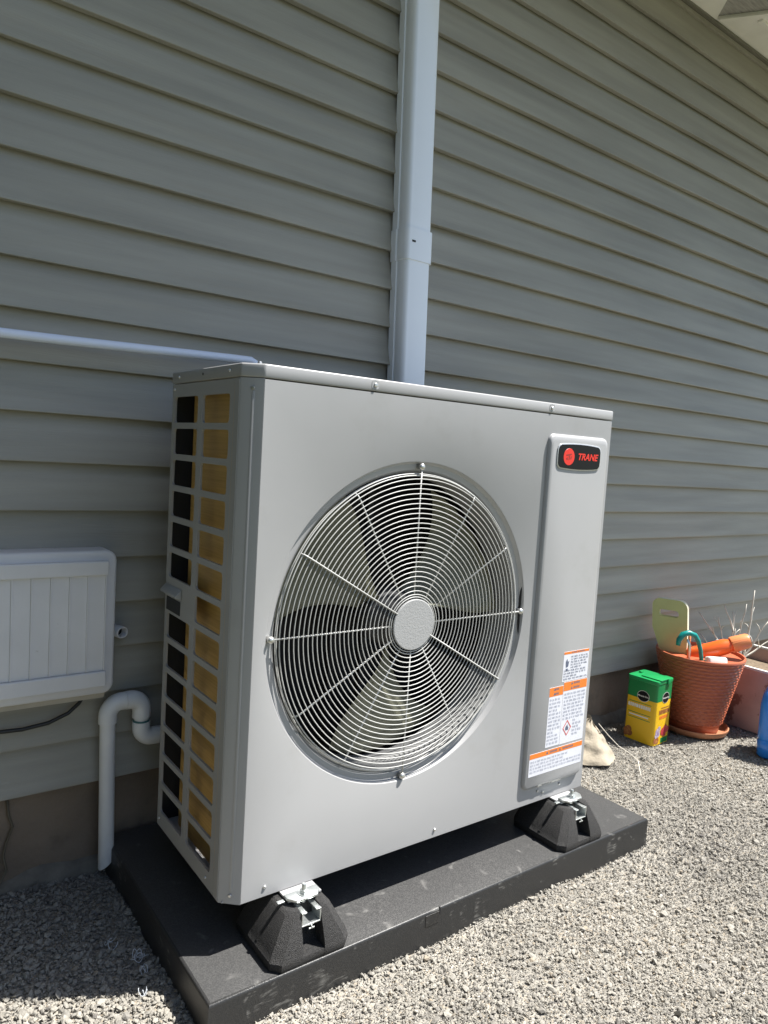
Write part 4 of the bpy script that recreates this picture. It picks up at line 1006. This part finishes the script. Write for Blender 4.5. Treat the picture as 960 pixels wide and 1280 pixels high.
# orange bottle lying across the rim
ob = thing('orange_bottle', 'orange plastic bottle with a ridged cap leaning out of the basket pot', 'bottle', (2.08, .30, .25))
p0, p1 = Vector((2.045, .350, .290)), Vector((2.193, .190, .378)); dv = (p1 - p0)
mt = Matrix.Translation(p0) @ dv.to_track_quat('Z', 'Y').to_matrix().to_4x4(); Ln = dv.length
bm = bmesh.new(); lathe(bm, [(0, 0), (.026, 0), (.030, .005), (.030, Ln * .52), (.0285, Ln * .60), (.024, Ln * .66), (.024, Ln * .70), (0, Ln * .70)], (0, 0, 0), 32); bm.transform(mt); put('bottle_body', bm, M['orangeplastic'], ob, smooth=45)
bm = bmesh.new(); SEGc = 48; rg = []
for z, r in ((Ln * .68, .0285), (Ln * .70, .0295), (Ln * .92, .0275), (Ln * .96, .0245), (Ln * .965, .016)):
    rg.append([bm.verts.new(((r + (.0008 if (k % 2 and z < Ln * .93) else 0)) * math.cos(2*math.pi*k/SEGc), (r + (.0008 if (k % 2 and z < Ln * .93) else 0)) * math.sin(2*math.pi*k/SEGc), z)) for k in range(SEGc)])
for A, B in zip(rg[:-1], rg[1:]):
    for k in range(SEGc): bm.faces.new((A[k], A[(k+1)%SEGc], B[(k+1)%SEGc], B[k]))
bm.faces.new(rg[-1]); bm.faces.new(rg[0][::-1]); bm.transform(mt); put('bottle_cap', bm, M['peach'], ob, smooth=30)
bm = bmesh.new(); prism(bm, rrect(-.036, .036, -.022, .022, .012, 4), lambda u, v, d: (u, v, d), 0, .05, .008)
bm.transform(Matrix.Translation((2.035, .232, .268)) @ Matrix.Rotation(R(-40), 4, 'Z') @ Matrix.Rotation(R(-16), 4, 'X'))
tag(put('white_tub', bm, M['whiteplastic'], None, smooth=50), 'rounded white plastic piece lying in the basket pot below the orange bottle', 'plastic piece')

# ------------------------------------------------------------------ clay planter with dry twigs
pl = thing('clay_planter', 'faded pink clay trough planter with a pale rim behind the basket pot', 'planter', (2.42, .30, 0))
def trough(x0, x1, y0, y1, z0, z1, t, tap, m, name):
    bm = bmesh.new()
    a = [(x0 + tap, y0 + tap, z0), (x1 - tap, y0 + tap, z0), (x1 - tap, y1 - tap, z0), (x0 + tap, y1 - tap, z0)]; b = [(x0, y0, z1), (x1, y0, z1), (x1, y1, z1), (x0, y1, z1)]
    c = [(x0 + t, y0 + t, z1), (x1 - t, y0 + t, z1), (x1 - t, y1 - t, z1), (x0 + t, y1 - t, z1)]; d = [(x0 + t + tap, y0 + t + tap, z0 + .02), (x1 - t - tap, y0 + t + tap, z0 + .02), (x1 - t - tap, y1 - t - tap, z0 + .02), (x0 + t + tap, y1 - t - tap, z0 + .02)]
    vs_ = [[bm.verts.new(p) for p in q] for q in (a, b, c, d)]
    for A, B in zip(vs_[:-1], vs_[1:]):
        for k in range(4): bm.faces.new((A[k], A[(k+1)%4], B[(k+1)%4], B[k]))
    bm.faces.new(vs_[0][::-1]); bm.faces.new(vs_[3])
    return put(name, bm, m, pl)
trough(2.262, 2.66, .135, .49, .004, .246, .012, .012, M['planter'], 'planter_body')
bm = bmesh.new()
for bx_ in ((2.259, 2.663, .132, .147), (2.259, 2.663, .478, .493), (2.259, 2.2745, .1472, .4778), (2.6475, 2.663, .1472, .4778)): box(bm, bx_[0], bx_[1], bx_[2], bx_[3], .2465, .256, .002)
put('planter_rim', bm, M['planterwhite'], pl)
bm = bmesh.new(); box(bm, 2.2785, 2.2795, .15, .475, .19, .2462); box(bm, 2.28, 2.645, .4745, .4755, .19, .2462); put('planter_liner', bm, M['planterwhite'], pl)
bm = bmesh.new(); box(bm, 2.281, 2.644, .152, .474, .17, .196, .003); bmesh.ops.subdivide_edges(bm, edges=bm.edges, cuts=4, use_grid_fill=True); put('planter_soil', bm, M['soil'], pl)
sh = thing('dry_shrub', 'leafless dry shrub of bare pale twigs growing in the clay planter', 'dry plant', (2.45, .36, .195))
root = Vector((2.43, .375, .192))
tips = [((2.309, .472, .414), 1), ((2.315, .459, .325), 0), ((2.392, .414, .453), 0), ((2.375, .425, .40), 0), ((2.47, .357, .459), 0), ((2.494, .345, .517), 0), ((2.56, .30, .40), 1), ((2.45, .40, .42), 0), ((2.52, .36, .37), 0), ((2.40, .36, .36), 0), ((2.58, .28, .33), 0)]
rd = random.Random(4)
for tp, br in tips:
    bm = bmesh.new(); T = Vector(tp); b0 = root + Vector((rd.uniform(-.03, .05), rd.uniform(-.04, .03), 0)); midp = b0.lerp(T, .5) + Vector((rd.uniform(-.02, .02), rd.uniform(-.015, .015), rd.uniform(-.012, .02)))
    pts = []
    for k in range(9):
        t = k / 8; pts.append((b0 * (1-t)**2 + midp * 2*t*(1-t) + T * t*t) + Vector((rd.uniform(-.0025, .0025), rd.uniform(-.0025, .0025), 0)))
    tube(bm, pts, [.0048 * (1 - .6 * k / 8) for k in range(9)], 6)
    for q in range(2 + br):
        k = rd.randint(3, 6); s = Vector(pts[k]); e = s + Vector((rd.uniform(-.05, .04), rd.uniform(-.03, .03), rd.uniform(.01, .06)))
        tube(bm, [s, s.lerp(e, .5) + Vector((0, 0, .006)), e], [.0018, .0014, .0008], 5)
    put('twig', bm, M['twig'], sh, smooth=True)

# ------------------------------------------------------------------ blue jug at the right edge
jg = thing('blue_jug', 'translucent blue plastic jug at the right edge in front of the clay planter', 'jug', (2.185, .055, 0))
jc = (2.128, .030); JM = Matrix.Translation((jc[0], jc[1], .006)) @ Matrix.Rotation(R(20), 4, 'Z') @ Matrix.Diagonal((1.12, 1.12, 1.15, 1))
bm = bmesh.new(); prev = None
for z, w, d, r in ((0, .064, .048, .018), (.006, .070, .054, .020), (.05, .0725, .0565, .022), (.055, .070, .054, .022), (.060, .0725, .0565, .022), (.165, .0725, .0565, .022), (.19, .068, .053, .026), (.215, .052, .042, .026), (.232, .032, .030, .022), (.242, .020, .020, .0195), (.262, .019, .019, .0185)):
    cur = [bm.verts.new((u, v, z)) for u, v in rrect(-w, w, -d, d, r, 5)]
    if prev:
        for k in range(len(cur)): bm.faces.new((prev[k], prev[(k+1)%len(cur)], cur[(k+1)%len(cur)], cur[k]))
    else: bm.faces.new(cur[::-1])
    prev = cur
bm.faces.new(prev); bm.transform(JM); put('jug_body', bm, M['blue'], jg, smooth=50)
bm = bmesh.new(); tube(bm, [(.030, 0, .236), (.055, 0, .243), (.080, 0, .228), (.088, 0, .195), (.085, 0, .15), (.070, 0, .125)], .0095, 12); bm.transform(JM); put('jug_handle', bm, M['blue'], jg, smooth=True)
bm = bmesh.new(); lathe(bm, [(0, .262), (.0225, .262), (.0235, .264), (.0235, .284), (.0215, .287), (0, .287)], (0, 0, 0), 28); bm.transform(JM); put('jug_cap', bm, M['whiteplastic'], jg, smooth=50)
